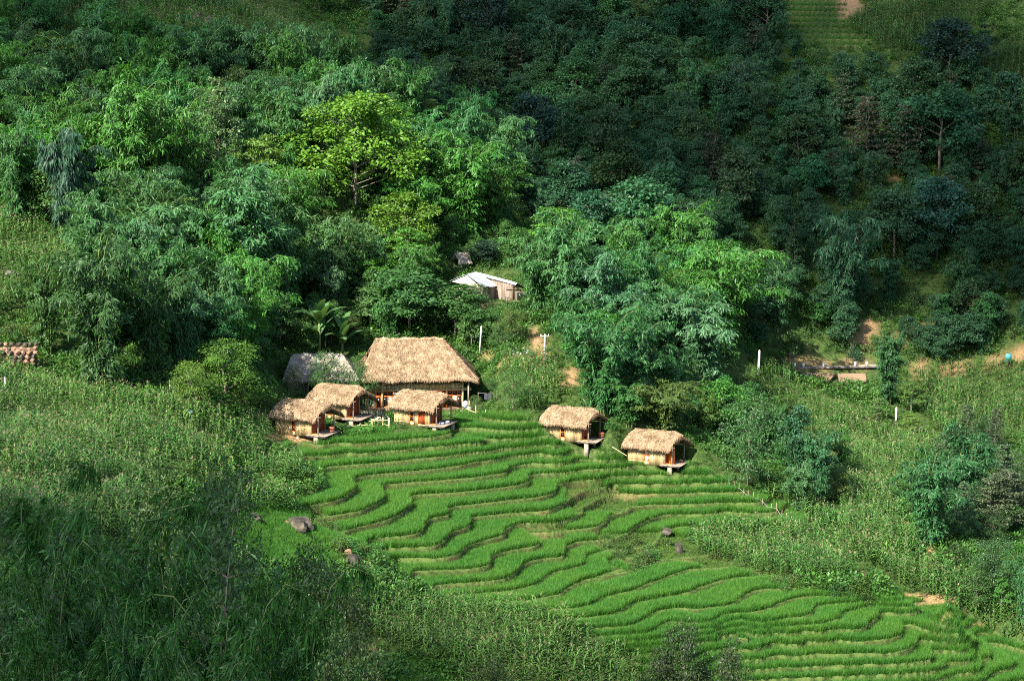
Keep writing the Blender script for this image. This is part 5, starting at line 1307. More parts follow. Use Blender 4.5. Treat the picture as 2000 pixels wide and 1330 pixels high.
for k, a in enumerate(((610, 1078, 140, 190, 'olive leafed near tree below the slanting rocks'), (680, 1165, 138, 170, 'olive near bush right of the olive leafed tree'), (560, 1180, 125, 200, 'dark near bush behind the bamboo tips'), (640, 1235, 120, 220, 'large near bush at the bottom with pale bare twigs'),
                       (500, 1255, 100, 230, 'dark near bush at the bottom between bamboo and olive bushes'), (705, 1290, 125, 130, 'small olive bush at the bottom beside the corn'), (430, 930, 150, 120, 'olive tree crown standing above the near bamboo'), (310, 955, 120, 150, 'dark leafed tree left of the bare trunk'), (960, 1288, 185, 120, 'low dark bush at the bottom under the corn'))):
    plant_top('nearleaf', k, a[0], a[1], a[2], a[3], NL if k % 3 else (.040, .095, .026), a[4], maxh=14)
plant_top('nearslender', 0, 352, 925, 57, 150, (.048, .115, .034), 'near slender tree with bare pale leaning trunk', maxh=15, lean=R(6))
for k, a in enumerate(((1335, 1222, 188, 110, 'slim dark tree with drooping sprays in front of the lower terraces'), (1425, 1268, 186, 90, 'second slim dark tree at the bottom, right of the first'), (1290, 1275, 188, 130, 'dark leafy tree at the bottom edge beside the corn'), (1370, 1295, 190, 110, 'low scrub tree at the bottom edge by the bare clay spot'))):
    plant_top('nearleaf', k, a[0], a[1], a[2], a[3], (.036, .065, .026), a[4], maxh=13)

# ------------------------------------------------------------------ banana plants and palms
def banana(p, hgt, label, seed, n=11):
    g = np.random.default_rng(seed); t = thing('banana_plant', label, 'banana plant', tuple(p), 0)
    MB().tube([(0, 0, -.2), (.05, 0, hgt * .3), (.0, 0, hgt * .62)], [.2, .16, .09], 8).build('stem', M['culm'], t)
    for i in range(n):
        V, Fc = [], []; L = hgt * g.uniform(.5, .66); az = i * 2.4 + g.uniform(-.3, .3); e0 = g.uniform(.65, 1.5); W = .15 * hgt
        m_ = 8; d = np.array([math.cos(az), math.sin(az), 0]); sd = np.array([-d[1], d[0], 0]); q = np.array([0, 0, hgt * g.uniform(.28, .6)])
        for k in range(m_ + 1):
            f = k / m_; wv = W * .5 * math.sin(math.pi * min(1, .1 + .88 * f)) ** .6 * (.9 + .2 * g.random()) * (f > .08)
            el = e0 - 1.35 * f ** 1.8
            for s_ in (-1, 0, 1): V.append(q + sd * wv * s_ + np.array([0, 0, -.12 * abs(s_) * wv]))
            q = q + (d * math.cos(el) + np.array([0, 0, math.sin(el)])) * L / m_
        for k in range(m_):
            for s_ in (0, 1): Fc.append([3 * k + s_, 3 * k + s_ + 1, 3 * k + s_ + 4, 3 * k + s_ + 3])
        obj('leaf', me_from('banana_leaf', np.array(V), np.array(Fc), M['leaf']), t, color=tint((.075, .165, .055), .2))
banana(gat(624, 698), 7.4, 'tall banana plant with upright pale leaves behind the grey thatched house', 1, 13)
banana(gat(668, 708), 6.2, 'drooping banana plant between the grey house and the hall', 2)
banana(gat(735, 600), 6, 'banana plant half hidden in the trees above the hall', 3); banana(gat(672, 610), 3.6, 'small banana plant in the dark gap above the banana row', 4, 7)
banana(gat(905, 585), 3.2, 'banana plant left of the tin roofed house', 5, 8)
def fan_palm(p, hgt, label, seed, n=22, fr=.85):
    g = np.random.default_rng(seed); t = thing('palm_tree', label, 'palm', tuple(p), 0)
    MB().tube([(0, 0, -.2), (.04, 0, hgt * .5), (0, 0, hgt)], [.15, .12, .11], 8).build('trunk', M['bark'], t)
    for i in range(n):
        az = i * 2.4; e0 = 1.3 - 2.1 * (i / n) + g.uniform(-.1, .1); d = np.array([math.cos(az) * math.cos(e0), math.sin(az) * math.cos(e0), math.sin(e0)])
        st = fr * .8; tip = d * st + np.array([0, 0, hgt - .15 * (e0 < 0)]); V, Fc = [], []
        mbs = MB().tube([(0, 0, hgt - .1), tuple(tip)], .018, 3, cap=False)
        V = [np.array(v_) for v_ in mbs.V]; Fc = [list(f) for f in mbs.F]
        sd = unit(np.cross(d, [0, 0, 1.0])); up = np.cross(sd, d)
        for k in range(11):
            a = (k - 5) / 5 * 1.9; dd = d * math.cos(a) + sd * math.sin(a); nn = np.cross(dd, up); b = len(V); l_ = fr * (.95 - .22 * abs(a))
            V += [tip, tip + dd * l_ * .5 + nn * .05, tip + dd * l_ + np.array([0, 0, -.22 * l_]), tip + dd * l_ * .5 - nn * .05]; Fc.append([b, b + 1, b + 2, b + 3])
        obj('frond', me_from('frond', np.array(V), Fc, M['leaf']), t, color=tint((.050, .085, .030), .2) if e0 > -.3 else tint((.11, .10, .05), .2))
fan_palm(gat(736, 797), 3.9, 'fan palm with shaggy trunk in front of the hall roof', 1)
fan_palm(np.array(on_hall(6.3, -2.2, .1)), 1.7, 'small fan palm before the hall glazing, above the middle hut roof', 2, 12, .7)

# ------------------------------------------------------------------ woods: many trees of a few kinds
KEEP = [(515, 655, 945, 880, 240), (1040, 795, 1370, 925, 244), (890, 528, 1032, 592, 300), (893, 486, 914, 512, 303), (1545, 695, 1712, 760, 312), (1015, 600, 1075, 720, 268), (1470, 680, 1492, 735, 300), (580, 585, 690, 700, 262), (925, 635, 945, 680, 268), (640, 190, 800, 420, 300), (1500, -20, 1700, 100, 380)]
def clear(u, vt, vb, w_, D):
    for (u0, v0, u1, v1, d) in KEEP:
        if D < d and u + w_ / 2 > u0 and u - w_ / 2 < u1 and vb > v0 and vt < v1: return False
    return True
MARKS = {'the big hall': (820, 700), 'the tin roofed house': (955, 560), 'the tallest lime tree': (700, 300), 'the smaller lime tree': (795, 440), 'the pale tiered tree': (425, 260), 'the blue green bamboo tower': (490, 470), 'the silvery bamboo': (1365, 660),
 'the far corn patch': (1370, 430), 'the clay scar': (1690, 660), 'the massive dark tree': (1835, 260), 'the far rice terraces': (1590, 60), 'the black rocks': (400, 55), 'the stone wall': (30, 695), 'the upper left corn': (60, 520), 'the dark gully tree': (1045, 260),
 'the tall pale pole': (1480, 705), 'the road': (1630, 720), 'the tall narrow bamboo': (1735, 715), 'the top right corner': (2000, 0), 'the top left corner': (0, 0), 'the light green bamboo': (1110, 535), 'the big shaded bamboo': (1640, 540), 'the grey house': (610, 730), 'the banana plant': (625, 650),
 'the huge arching bamboo': (195, 620), 'the outermost hut': (1285, 880), 'the hut with the tub': (1115, 840), 'the lone tall bamboo': (1815, 980), 'the ripe corn': (1550, 1080), 'the brown upright rock': (1325, 1070), 'the slanting rocks': (700, 1110), 'the broad rock pile': (585, 1030), 'the corn ridge foot': (745, 185), 'the top right tree': (1855, 110)}
KWORD = {'bamboo': 'arching bamboo clump', 'tallbamboo': 'feathery narrow bamboo', 'willowy': 'hanging bamboo', 'leafy': 'rounded leafy tree', 'layered': 'flat branched tree', 'fine': 'fine leaved tree', 'tiered': 'tiered tree', 'slender': 'slim young tree', 'bush': 'bush', 'nearleaf': 'leafy tree'}
USED = set()
def tell(k, p, h_, c):
    r_, g_, b_ = c; cw = 'bright green' if g_ > .15 else 'olive green' if r_ > .52 * g_ else 'blue green' if b_ > .44 * g_ else 'dark green' if g_ < .088 else 'green'
    f = h_ / (NATH[k] + .01); sw = 'small' if f < .62 else 'medium' if f < .85 else 'tall'
    x, y, z = p; u, v = proj(x, y, z + h_ * .6)
    for nm, (a, b) in sorted(MARKS.items(), key=lambda q: (q[1][0] - u) ** 2 + (q[1][1] - v) ** 2)[:6]:
        du, dv = u - a, v - b; d = math.hypot(du, dv); ds = 'close' if d < 70 else 'a little' if d < 140 else 'well' if d < 240 else 'far'
        hz = 'right' if du > 0 else 'left'; vt = 'below' if dv > 0 else 'above'
        di = f'{hz} of' if abs(du) > 2.4 * abs(dv) else vt if abs(dv) > 2.4 * abs(du) else f'{vt} and {hz} of'
        for q in (f'{sw} {cw} {KWORD[k]} {ds} {di} {nm}',):
            if len(q.split()) > 16: q = f'{sw} {KWORD[k]} {ds} {di} {nm}'
            if q not in USED: USED.add(q); return q
    return None
def wood(poly, n, kinds, colors, dmin, hr, labels, group, box, tries=40):
    """fills a stretch of land (outlined by its ground) with trees at least dmin apart"""
    c = 0
    for _ in range(n * tries):
        if c >= n: break
        x, y = random.uniform(box[0], box[1]), random.uniform(box[2], box[3]); z = float(ground(x, y)); u, v = proj(x, y, z)
        if not inpoly(np.array([u]), np.array([v]), poly)[0]: continue
        k = random.choice(kinds); h_ = random.uniform(*hr[k]); r_ = NATR[k] * h_ / NATH[k]
        if any((x - a) ** 2 + (y - b) ** 2 < (dmin + .35 * (r_ + q)) ** 2 for a, b, q in PLACED): continue
        _, vt = proj(x, y, z + h_)
        if not clear(u, vt, v, 2 * r_ * F_PX / y, y): continue
        cc_ = tint(random.choice(colors[k]), .22)
        plant(k, random.randrange(6), (x, y, z - .2), h_, tell(k, (x, y, z), h_, cc_) or labels[k], cc_, group + {'bamboo': ' bamboo', 'tallbamboo': ' bamboo', 'willowy': ' bamboo', 'bush': ' bushes'}.get(k, ' trees') + ' ' + k, wide=random.uniform(.85, 1.2))
        c += 1
    print('wood', group, c)
LEFT_POLY = [(-60, 130), (60, 100), (180, 90), (330, 130), (450, 175), (600, 200), (730, 215), (800, 260), (900, 310), (990, 400), (1040, 440), (1000, 480), (1010, 520), (1060, 560), (1200, 560), (1330, 560), (1400, 620), (1440, 700), (1370, 740), (1300, 800), (1200, 800), (1120, 720), (1060, 620), (960, 620), (920, 660), (700, 650), (560, 680), (520, 740), (330, 760), (220, 740), (120, 560), (160, 520), (120, 470), (0, 430), (-60, 420)]
kn = ['bamboo'] * 7 + ['leafy', 'tallbamboo', 'layered', 'fine', 'leafy']
cl = {'bamboo': [GREEN, BRIGHT, BLUEG, (.050, .140, .050)], 'leafy': [GREEN, (.050, .120, .030), (.04, .11, .04)], 'willowy': [BLUEG, TEAL], 'tallbamboo': [BLUEG, GREEN], 'layered': [(.085, .165, .03), BRIGHT], 'fine': [(.055, .14, .035), OLIVE], 'tiered': [(.08, .13, .055)]}
hr_ = {'bamboo': (8, 13), 'leafy': (5, 9), 'willowy': (8, 11), 'tallbamboo': (8, 12), 'layered': (6, 9), 'fine': (4, 6.5), 'tiered': (7, 11)}
lb = {'bamboo': 'arching bamboo clump among others in the wooded slope left and above the huts', 'leafy': 'rounded leafy tree among bamboo on the slope above the huts', 'willowy': 'blue green hanging bamboo among others on the slope above the huts', 'layered': 'yellowish flat branched tree among bamboo on the slope above the huts', 'tallbamboo': 'feathery narrow bamboo among others on the slope above the huts', 'fine': 'fine leaved small tree among bamboo on the slope above the huts', 'tiered': 'pale tiered tree among bamboo on the slope above the huts'}
wood(LEFT_POLY, 200, kn, cl, .4, hr_, lb, 'slope above the huts', (-95, 45, 230, 365))
FAR_POLY = [(730, -40), (740, 190), (800, 290), (900, 340), (1000, 420), (1090, 470), (1200, 520), (1330, 540), (1430, 600), (1480, 690), (1560, 700), (1640, 690), (1760, 690), (1840, 715), (2060, 720), (2060, 300), (1990, 260), (1920, 240), (1930, 130), (1760, 180), (1680, 110), (1510, 105), (1500, -40)]
kn = ['slender', 'leafy', 'leafy', 'leafy', 'leafy', 'tiered', 'bamboo', 'bamboo', 'tallbamboo', 'bush']
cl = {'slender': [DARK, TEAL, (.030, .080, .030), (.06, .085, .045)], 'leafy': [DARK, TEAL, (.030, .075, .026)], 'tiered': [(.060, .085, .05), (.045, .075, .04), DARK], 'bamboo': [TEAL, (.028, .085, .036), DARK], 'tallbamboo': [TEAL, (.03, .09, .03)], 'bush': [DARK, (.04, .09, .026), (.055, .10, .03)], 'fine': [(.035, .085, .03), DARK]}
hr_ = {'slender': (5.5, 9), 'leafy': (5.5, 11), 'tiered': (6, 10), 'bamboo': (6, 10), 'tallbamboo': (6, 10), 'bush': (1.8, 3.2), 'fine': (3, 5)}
lb = {'slender': 'slim young tree with thin bare trunk on the shaded far slope', 'leafy': 'dark rounded tree on the shaded far slope', 'tiered': 'greyish tiered tree on the shaded far slope', 'bamboo': 'dark bamboo clump on the shaded far slope', 'tallbamboo': 'narrow feathery bamboo on the shaded far slope', 'bush': 'low bush on the shaded far slope', 'fine': 'fine leaved small tree on the shaded far slope'}
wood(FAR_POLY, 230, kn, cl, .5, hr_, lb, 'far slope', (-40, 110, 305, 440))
TOP_POLY = [(-80, -60), (-80, 120), (0, 130), (80, 80), (60, 30), (300, -10), (500, -30), (640, 40), (700, 20), (700, -80), (300, -120)]
wood(TOP_POLY, 22, ['bamboo', 'leafy'], {'bamboo': [TEAL, GREEN], 'leafy': [DARK]}, 2, {'bamboo': (7, 11), 'leafy': (5, 8)}, {'bamboo': 'dark bamboo clump on the upper left shoulder above the shaded corn', 'leafy': 'dark rounded tree on the upper left shoulder above the shaded corn'}, 'upper left shoulder', (-110, 10, 330, 430))
VIL_POLY = [(930, 690), (960, 670), (1000, 690), (1060, 720), (1100, 790), (1040, 815), (980, 815), (940, 760)]
wood(VIL_POLY, 10, ['bush', 'fine'], {'bush': [BRIGHT, OLIVE], 'fine': [(.06, .14, .035)]}, .4, {'bush': (1.2, 2.2), 'fine': (2, 3.4)}, {'bush': 'low bush between the hall and the tall bamboo', 'fine': 'small feathery tree between the hall and the tall bamboo'}, 'garden right of the hall', (-12, 8, 250, 280))
RIGHT_POLY = [(1400, 860), (1480, 900), (1600, 960), (1650, 1000), (1640, 940), (1560, 900), (1480, 830), (1420, 760), (1350, 740), (1300, 790), (1180, 830), (1200, 870), (1330, 890)]
wood(RIGHT_POLY, 26, ['bush', 'fine', 'leafy', 'bamboo'], {'bush': [GREEN, OLIVE], 'fine': [(.05, .13, .04), OLIVE], 'leafy': [GREEN], 'bamboo': [GREEN, OLIVE, BLUEG]}, .5, {'bush': (1.5, 3), 'fine': (3, 5), 'leafy': (3.5, 6), 'bamboo': (5, 7)}, {'bush': 'low bush in the gully behind the right hand huts', 'fine': 'fine leaved tree in the gully behind the right hand huts', 'leafy': 'leafy tree in the gully behind the right hand huts', 'bamboo': 'bamboo in the gully behind the right hand huts'}, 'gully behind the right huts', (8, 50, 236, 300))
RV_POLY = [(1820, 880), (1930, 860), (2040, 880), (2040, 1230), (1980, 1220), (1860, 1130), (1800, 1060), (1840, 1010)]
wood(RV_POLY, 34, ['bush', 'nearleaf', 'tiered', 'fine'], {'bush': [BRIGHT, GREEN, OLIVE], 'nearleaf': [(.04, .10, .035)], 'tiered': [(.07, .11, .055)], 'fine': [(.05, .12, .035)]}, .5, {'bush': (1.2, 2.6), 'nearleaf': (3.5, 6), 'tiered': (4, 7), 'fine': (2.5, 4)}, {'bush': 'low green bush in the valley at the right edge', 'nearleaf': 'leafy tree in the valley at the right edge', 'tiered': 'greyish tree in the valley at the right edge', 'fine': 'fine leaved tree in the valley at the right edge'}, 'valley at the right edge', (40, 70, 222, 300))
wood([(520, 560), (700, 590), (860, 600), (960, 610), (985, 700), (935, 705), (900, 668), (700, 668), (650, 695), (540, 700)], 34, ['leafy', 'leafy', 'fine', 'bamboo'], {'leafy': [GREEN, (.05, .125, .032), (.055, .145, .04)], 'fine': [(.06, .145, .035), OLIVE], 'bamboo': [BRIGHT, GREEN]}, -.9, {'leafy': (3.5, 6), 'fine': (2.6, 4.2), 'bamboo': (5, 7.5)},
     {'leafy': 'rounded leafy tree crowding close behind the big hall', 'fine': 'feathery small tree crowding close behind the big hall', 'bamboo': 'bamboo crowding close behind the big hall'}, 'close behind the hall', (-32, 0, 262, 292))
wood([(850, 470), (1060, 480), (1080, 640), (960, 640), (850, 610)], 30, ['bush', 'leafy', 'fine'], {'bush': [OLIVE, BRIGHT], 'leafy': [GREEN, (.05, .13, .03)], 'fine': [(.06, .145, .035)]}, -.6, {'bush': (1.2, 2.6), 'leafy': (3, 5), 'fine': (2.4, 4)}, {'bush': 'low bush in the thicket round the tin roofed house', 'leafy': 'leafy tree in the thicket round the tin roofed house', 'fine': 'feathery tree in the thicket round the tin roofed house'}, 'thicket round the tin roofed house', (-12, 8, 276, 312))
for poly, n, box, lab, grp in (([(1150, 1040), (1290, 1035), (1400, 1062), (1445, 1112), (1380, 1118), (1310, 1100), (1240, 1128), (1205, 1100), (1150, 1070)], 22, (4, 26, 215, 245), 'low scrub bush on the ragged bank in the middle of the terraces', 'scrub in the terraces'),
     ([(1480, 1130), (1640, 1150), (1745, 1150), (1690, 1180), (1560, 1160), (1480, 1140)], 16, (20, 42, 215, 232), 'grassy bush under the ripe corn at the edge of the terraces', 'bushes under the ripe corn'),
     ([(650, 1055), (740, 1080), (760, 1130), (720, 1145), (690, 1120), (650, 1090)], 14, (-18, -9, 200, 222), 'green bush growing over the slanting rocks', 'bushes on the slanting rocks'),
     ([(600, 985), (650, 1020), (680, 1045), (640, 1050), (600, 1030)], 7, (-22, -13, 208, 228), 'small bush beside the broad dark rock pile', 'bushes by the rock pile'),
     ([(520, 800), (330, 800), (330, 770), (520, 790)], 12, (-42, -22, 230, 255), 'low bush at the top edge of the left corn field', 'bushes above the left corn'),
     ([(520, 868), (560, 862), (600, 880), (540, 900), (515, 890)], 5, (-28, -20, 236, 250), 'weedy bush below the hut nearest the corn', 'weeds below the hut'),
     ([(0, 600), (60, 590), (110, 700), (60, 690), (0, 670)], 12, (-60, -40, 236, 262), 'green bush above the stone wall at the left edge', 'bushes above the stone wall'),
     ([(580, 900), (620, 915), (632, 950), (590, 960), (570, 930)], 6, (-24, -17, 222, 240), 'weedy bush on the bank at the end of the left terraces', 'weeds on the terrace end')):
    wood(poly, n, ['bush'], {'bush': [OLIVE, GREEN, (.06, .135, .03)]}, -.6, {'bush': (.7, 1.7)}, {'bush': lab}, grp, box, 120)

# the mass of crowns that fills the shaded far slope between the trees one can pick out
def crowns(name, poly, box, n, kind, nk, col, hr, label, seed):
    g = np.random.default_rng(seed); x = g.uniform(box[0], box[1], n); y = g.uniform(box[2], box[3], n); z = ground(x, y); u, v = proj(x, y, z)
    ok = inpoly(u, v, poly) & (soil_at(x, y, z) < .3)
    for (u0, v0, u1, v1, d) in KEEP: ok &= ~((u > u0 - 30) & (u < u1 + 30) & (v > v0 - 10) & (v < v1 + 60) & (y < d + 3))
    p = np.stack([x, y, z - .2], 1)[ok]
    src = [o for o in bpy.data.objects if o.name.startswith('foliage') and o.data in [m[1] for m in KIND[kind]]]
    pro, seen = [], set()
    for o in src:
        if o.data.name not in seen: seen.add(o.data.name); pro.append(o)
    o = scatter(name, p, pro[:nk], label, hr[0] / NATH[kind], hr[1] / NATH[kind], .06); o.color = (*col, 1); print(name, len(p))
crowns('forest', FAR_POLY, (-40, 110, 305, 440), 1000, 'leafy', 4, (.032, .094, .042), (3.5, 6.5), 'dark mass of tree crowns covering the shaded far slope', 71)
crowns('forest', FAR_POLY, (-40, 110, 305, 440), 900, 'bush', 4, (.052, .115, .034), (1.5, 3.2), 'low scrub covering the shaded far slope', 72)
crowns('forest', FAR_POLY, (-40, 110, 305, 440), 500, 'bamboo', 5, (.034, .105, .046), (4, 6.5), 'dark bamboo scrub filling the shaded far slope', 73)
crowns('forest', LEFT_POLY, (-95, 45, 230, 365), 900, 'bush', 4, (.046, .125, .030), (1.5, 3.5), 'bushy growth under the bamboo on the slope above the huts', 74)
crowns('forest', LEFT_POLY, (-95, 45, 230, 365), 450, 'bamboo', 5, (.042, .130, .040), (4, 6.5), 'young bamboo growth under the big clumps on the slope above the huts', 75)
g_ = np.random.default_rng(76); x = g_.uniform(-14, 10, 700); y = g_.uniform(276, 314, 700); z = ground(x, y); u, v = proj(x, y, z)
ok = inpoly(u, v, [(840, 465), (1065, 480), (1085, 640), (1060, 600), (990, 640), (930, 650), (840, 620)]) & ~((u > 872) & (u < 1036) & (v > 522) & (v < 604)) & ~((u > 885) & (u < 922) & (v > 488) & (v < 530)) & (soil_at(x, y, z) < .3)
pb = [o for o in bpy.data.objects if o.name.startswith('foliage') and o.data == KIND['bush'][0][1]][:1] + [o for o in bpy.data.objects if o.name.startswith('foliage') and o.data == KIND['bush'][1][1]][:1]
o = scatter('thicket', np.stack([x, y, z - .2], 1)[ok], pb, 'leafy thicket growing round the tin roofed house', .5, .95, .1); o.color = (.055, .140, .034, 1)
# ------------------------------------------------------------------ fields and ground cover
def area(poly, box, step, jit=.35, dens=1.0, rows=None):
    xs = np.arange(box[0], box[1], step); ys = np.arange(box[2], box[3], step)
    X, Y = np.meshgrid(xs, ys)
    if rows is not None:          # planted in rows: close along the row, wider between rows
        d = max(box[1] - box[0], box[3] - box[2]) * .75; A_, B_ = np.meshgrid(np.arange(-d, d, .42), np.arange(-d, d, 1.15))
        A_ = A_ + rng.uniform(-.15, .15, A_.shape); B_ = B_ + rng.uniform(-.14, .14, B_.shape) + .5 * np.sin(A_ * .11); c_, s_ = math.cos(R(rows)), math.sin(R(rows))
        X = (box[0] + box[1]) / 2 + A_ * c_ - B_ * s_; Y = (box[2] + box[3]) / 2 + A_ * s_ + B_ * c_; jit = 0
        k_ = rng.random(X.shape) < .92; X, Y = X[k_], Y[k_]
    X = X; X = (X + rng.uniform(-jit, jit, X.shape) * step).ravel(); Y = (Y + rng.uniform(-jit, jit, Y.shape) * step).ravel()
    if dens < 1: k = rng.random(len(X)) < dens; X, Y = X[k], Y[k]
    Z = ground(X, Y); u, v = proj(X, Y, Z)
    k = inpoly(u, v, poly) if poly else np.ones(len(X), bool)
    return np.stack([X[k], Y[k], Z[k]], 1)
CORN = {
 'left': ([(-40, 735), (60, 745), (170, 775), (330, 800), (500, 812), (530, 838), (528, 880), (500, 915), (460, 905), (430, 930), (520, 960), (600, 1010), (480, 1000), (400, 965), (330, 930), (300, 960), (330, 1000), (250, 1060), (-40, 1040)], (-62, -18, 160, 245), 'tall green corn with pale tassels covering the left slope'),
 'leftlow': ([(495, 900), (590, 900), (585, 945), (560, 950), (500, 935)], (-28, -18, 222, 240), 'short block of dark corn at the left end of the terraces'),
 'upleft': ([(-40, 425), (40, 440), (125, 478), (165, 520), (100, 560), (60, 600), (-40, 640)], (-66, -40, 238, 290), 'pale tasselled corn on the upper left slope'),
 'ridge': ([(-40, 60), (80, 30), (250, -20), (480, 10), (600, 60), (700, 130), (752, 190), (700, 200), (600, 165), (500, 110), (330, 75), (150, 70), (0, 100)], (-90, -10, 325, 372), 'shaded corn covering the upper left ridge'),
 'ripe': ([(1345, 1062), (1400, 1046), (1560, 1032), (1600, 1040), (1700, 1075), (1715, 1100), (1640, 1140), (1500, 1128), (1440, 1112), (1370, 1085)], (12, 42, 215, 245), 'ripe corn block with brown tassels beside the terraces'),
 'strip': ([(1450, 955), (1540, 975), (1660, 1030), (1800, 1100), (2050, 1215), (2050, 1290), (1900, 1225), (1760, 1150), (1660, 1075), (1590, 1030), (1530, 985)], (20, 62, 205, 250), 'long corn strip bordering the right side of the terraces'),
 'slope': ([(1430, 765), (1490, 722), (1535, 735), (1580, 775), (1620, 800), (1700, 820), (1745, 850), (1840, 870), (1740, 1000), (1800, 1100), (1700, 1060), (1640, 1020), (1640, 940), (1600, 860), (1540, 800)], (20, 62, 235, 318), 'sunny pale corn on the slope below the road'),
 'far': ([(1780, 722), (2060, 715), (2060, 890), (1930, 860), (1840, 850), (1790, 800)], (48, 80, 280, 322), 'dark dense corn field at the right below the far trees'),
 'patch': ([(1290, 365), (1400, 370), (1430, 440), (1425, 500), (1360, 500), (1330, 440)], (16, 40, 322, 360), 'small corn patch lit between dark trees on the far slope'),
 'top': ([(1640, 60), (1700, 20), (1900, -30), (1960, -30), (1900, 50), (1770, 130), (1700, 85)], (48, 84, 370, 415), 'dark corn beside the far terraces at the top'),
 'topright': ([(1925, 120), (2060, 70), (2060, 290), (1960, 260), (1910, 200)], (68, 96, 355, 400), 'dark corn at the top right edge of the far slope'),
 'bottom': ([(600, 1140), (690, 1185), (800, 1195), (880, 1178), (1000, 1192), (1120, 1228), (1180, 1258), (1245, 1300), (1275, 1400), (880, 1400), (900, 1310), (780, 1268), (700, 1240), (640, 1200)], (-22, 14, 180, 216), 'corn in front of the terraces at the bottom of the view'),
 'hall': ([(965, 700), (1010, 690), (1080, 710), (1100, 790), (1040, 812), (1000, 760)], (-4, 8, 250, 275), 'light corn patch between the hall and the tall bamboo'),
}
pr = []
for i, m in enumerate(MAIZE):                      # four sorts of corn plant, standing in the near field
    pass
allc = {}
for k, (poly, box, lab) in CORN.items():
    step = .66 if k in ('left', 'bottom', 'strip', 'ripe', 'leftlow', 'hall') else .68
    allc[k] = area(poly, box, step, .38, rows={'left': 38, 'leftlow': 20, 'upleft': 50, 'ridge': -30, 'ripe': -12, 'strip': -40, 'slope': -52, 'far': 10, 'patch': 60, 'top': 0, 'topright': 70, 'bottom': -14, 'hall': 15}[k])
near = np.concatenate([allc['bottom'], allc['strip'], allc['ripe']]); src = np.r_[np.zeros(len(allc['bottom'])), np.ones(len(allc['strip'])), np.full(len(allc['ripe']), 2)].astype(int)
u_, v_ = proj(near[:, 0], near[:, 1], near[:, 2]); ok = (u_ > 0) & (u_ < 2000) & (v_ < 1340)
dk = near[:, 1] + 900 * (~ok)
pick = np.concatenate([[i for i in np.argsort(dk) if src[i] == q][:n_] for q, n_ in ((0, 110), (1, 110), (2, 60))]).astype(int)
LBM = ['green corn plant in the patch in front of the terraces at the bottom', 'green corn plant in the long strip along the right side of the terraces', 'tasselled corn plant in the ripe block beside the terraces']
protos = []
for q, i in enumerate(pick):
    t = thing('maize_plant', LBM[src[i]], 'corn plant', tuple(near[i]), random.uniform(0, 6.28), ['corn plants at the bottom', 'corn plants in the right strip', 'corn plants in the ripe block'][src[i]], me=MAIZE[q % 4], scale=random.uniform(.85, 1.15))
    if q < 4: protos.append(t)
used = set(map(tuple, np.round(near[pick], 4)))
for k, (poly, box, lab) in CORN.items():
    p = np.array([q for q in allc[k] if tuple(np.round(q, 4)) not in used])
    p = p[(vnoise(p[:, 0], p[:, 1], 5, 51) + .5 * vnoise(p[:, 0], p[:, 1], 1.7, 52)) < .40]
    if len(p): scatter('maize_field', p, protos, lab, .75, 1.12, .10, scl=1 + .45 * vnoise(p[:, 0], p[:, 1], 4.5, 53))
    print('corn', k, len(p))

def proto_objs(meshes, parent_name, pts):
    out = []
    for m, p in zip(meshes, pts): o = obj(m.name.split('.')[0], m, None, tuple(p)); out.append(o)
    return out
# rice
step = .155
X, Y = np.meshgrid(np.arange(FG.x0 + .5, FG.x0 + (FG.nx - 3) * .2, step), np.arange(FG.y0 + .5, FG.y0 + (FG.ny - 3) * .2, step))
X = (X + rng.uniform(-.45, .45, X.shape) * step).ravel(); Y = (Y + rng.uniform(-.45, .45, Y.shape) * step).ravel()
m_ = FG.at(mask, X, Y); h_ = FG.at(fh, X, Y); _, t_l, st_l = terr(h_); Z = FG.at(FZ, X, Y); u, v = proj(X, Y, Z)
WEED = [[(1105, 945), (1180, 950), (1250, 980), (1235, 1003), (1120, 1008), (1100, 975)], [(1000, 1026), (1108, 1032), (1105, 1062), (1050, 1062)], [(1160, 1045), (1290, 1040), (1400, 1065), (1430, 1105), (1380, 1112), (1310, 1098), (1240, 1125), (1205, 1098), (1160, 1072)],
        [(655, 1055), (740, 1080), (770, 1130), (830, 1165), (870, 1190), (800, 1180), (720, 1148), (690, 1120), (650, 1085)], [(600, 985), (640, 1008), (700, 1060), (660, 1050), (605, 1030)]]
weed = np.zeros(len(X), bool)
for w_ in WEED: weed |= inpoly(u, v, w_)
plot = np.zeros(len(X), bool)
for (px, py, rz, x0, x1, y0, y1, pz) in FOOT:
    c, s = math.cos(rz), math.sin(rz); lx = (X - px) * c + (Y - py) * s; ly = -(X - px) * s + (Y - py) * c
    plot |= (lx > x0 - .2) & (lx < x1 + .1) & (ly > y0 - .3) & (ly < y1 + .2)
inp = inpoly(u, v, TERR_POLY)
kn_ = inpoly(u, v, KNOLL)
ri = ((m_ > .55) | kn_) & inp & (((t_l > .075) & (t_l < .92)) | (kn_ & (vnoise(X, Y, 3.3, 44) < .22))) & ~weed & ~plot & (v < 1400)
rp = np.stack([X, Y, Z], 1)[ri]
sc_ = (.90 + .3 * vnoise(rp[:, 0], rp[:, 1], 4, 21)) * np.where(t_l[ri] > .85, .9, 1.15)
pro = proto_objs(RICE, 'rice', rp[:4]); 
o = scatter('rice', rp, pro, 'young bright green rice growing on every terrace', .9, 1.1, .12, scl=sc_); print('rice', len(rp))
for q in pro: q.parent = o; q['kind'] = 'stuff'
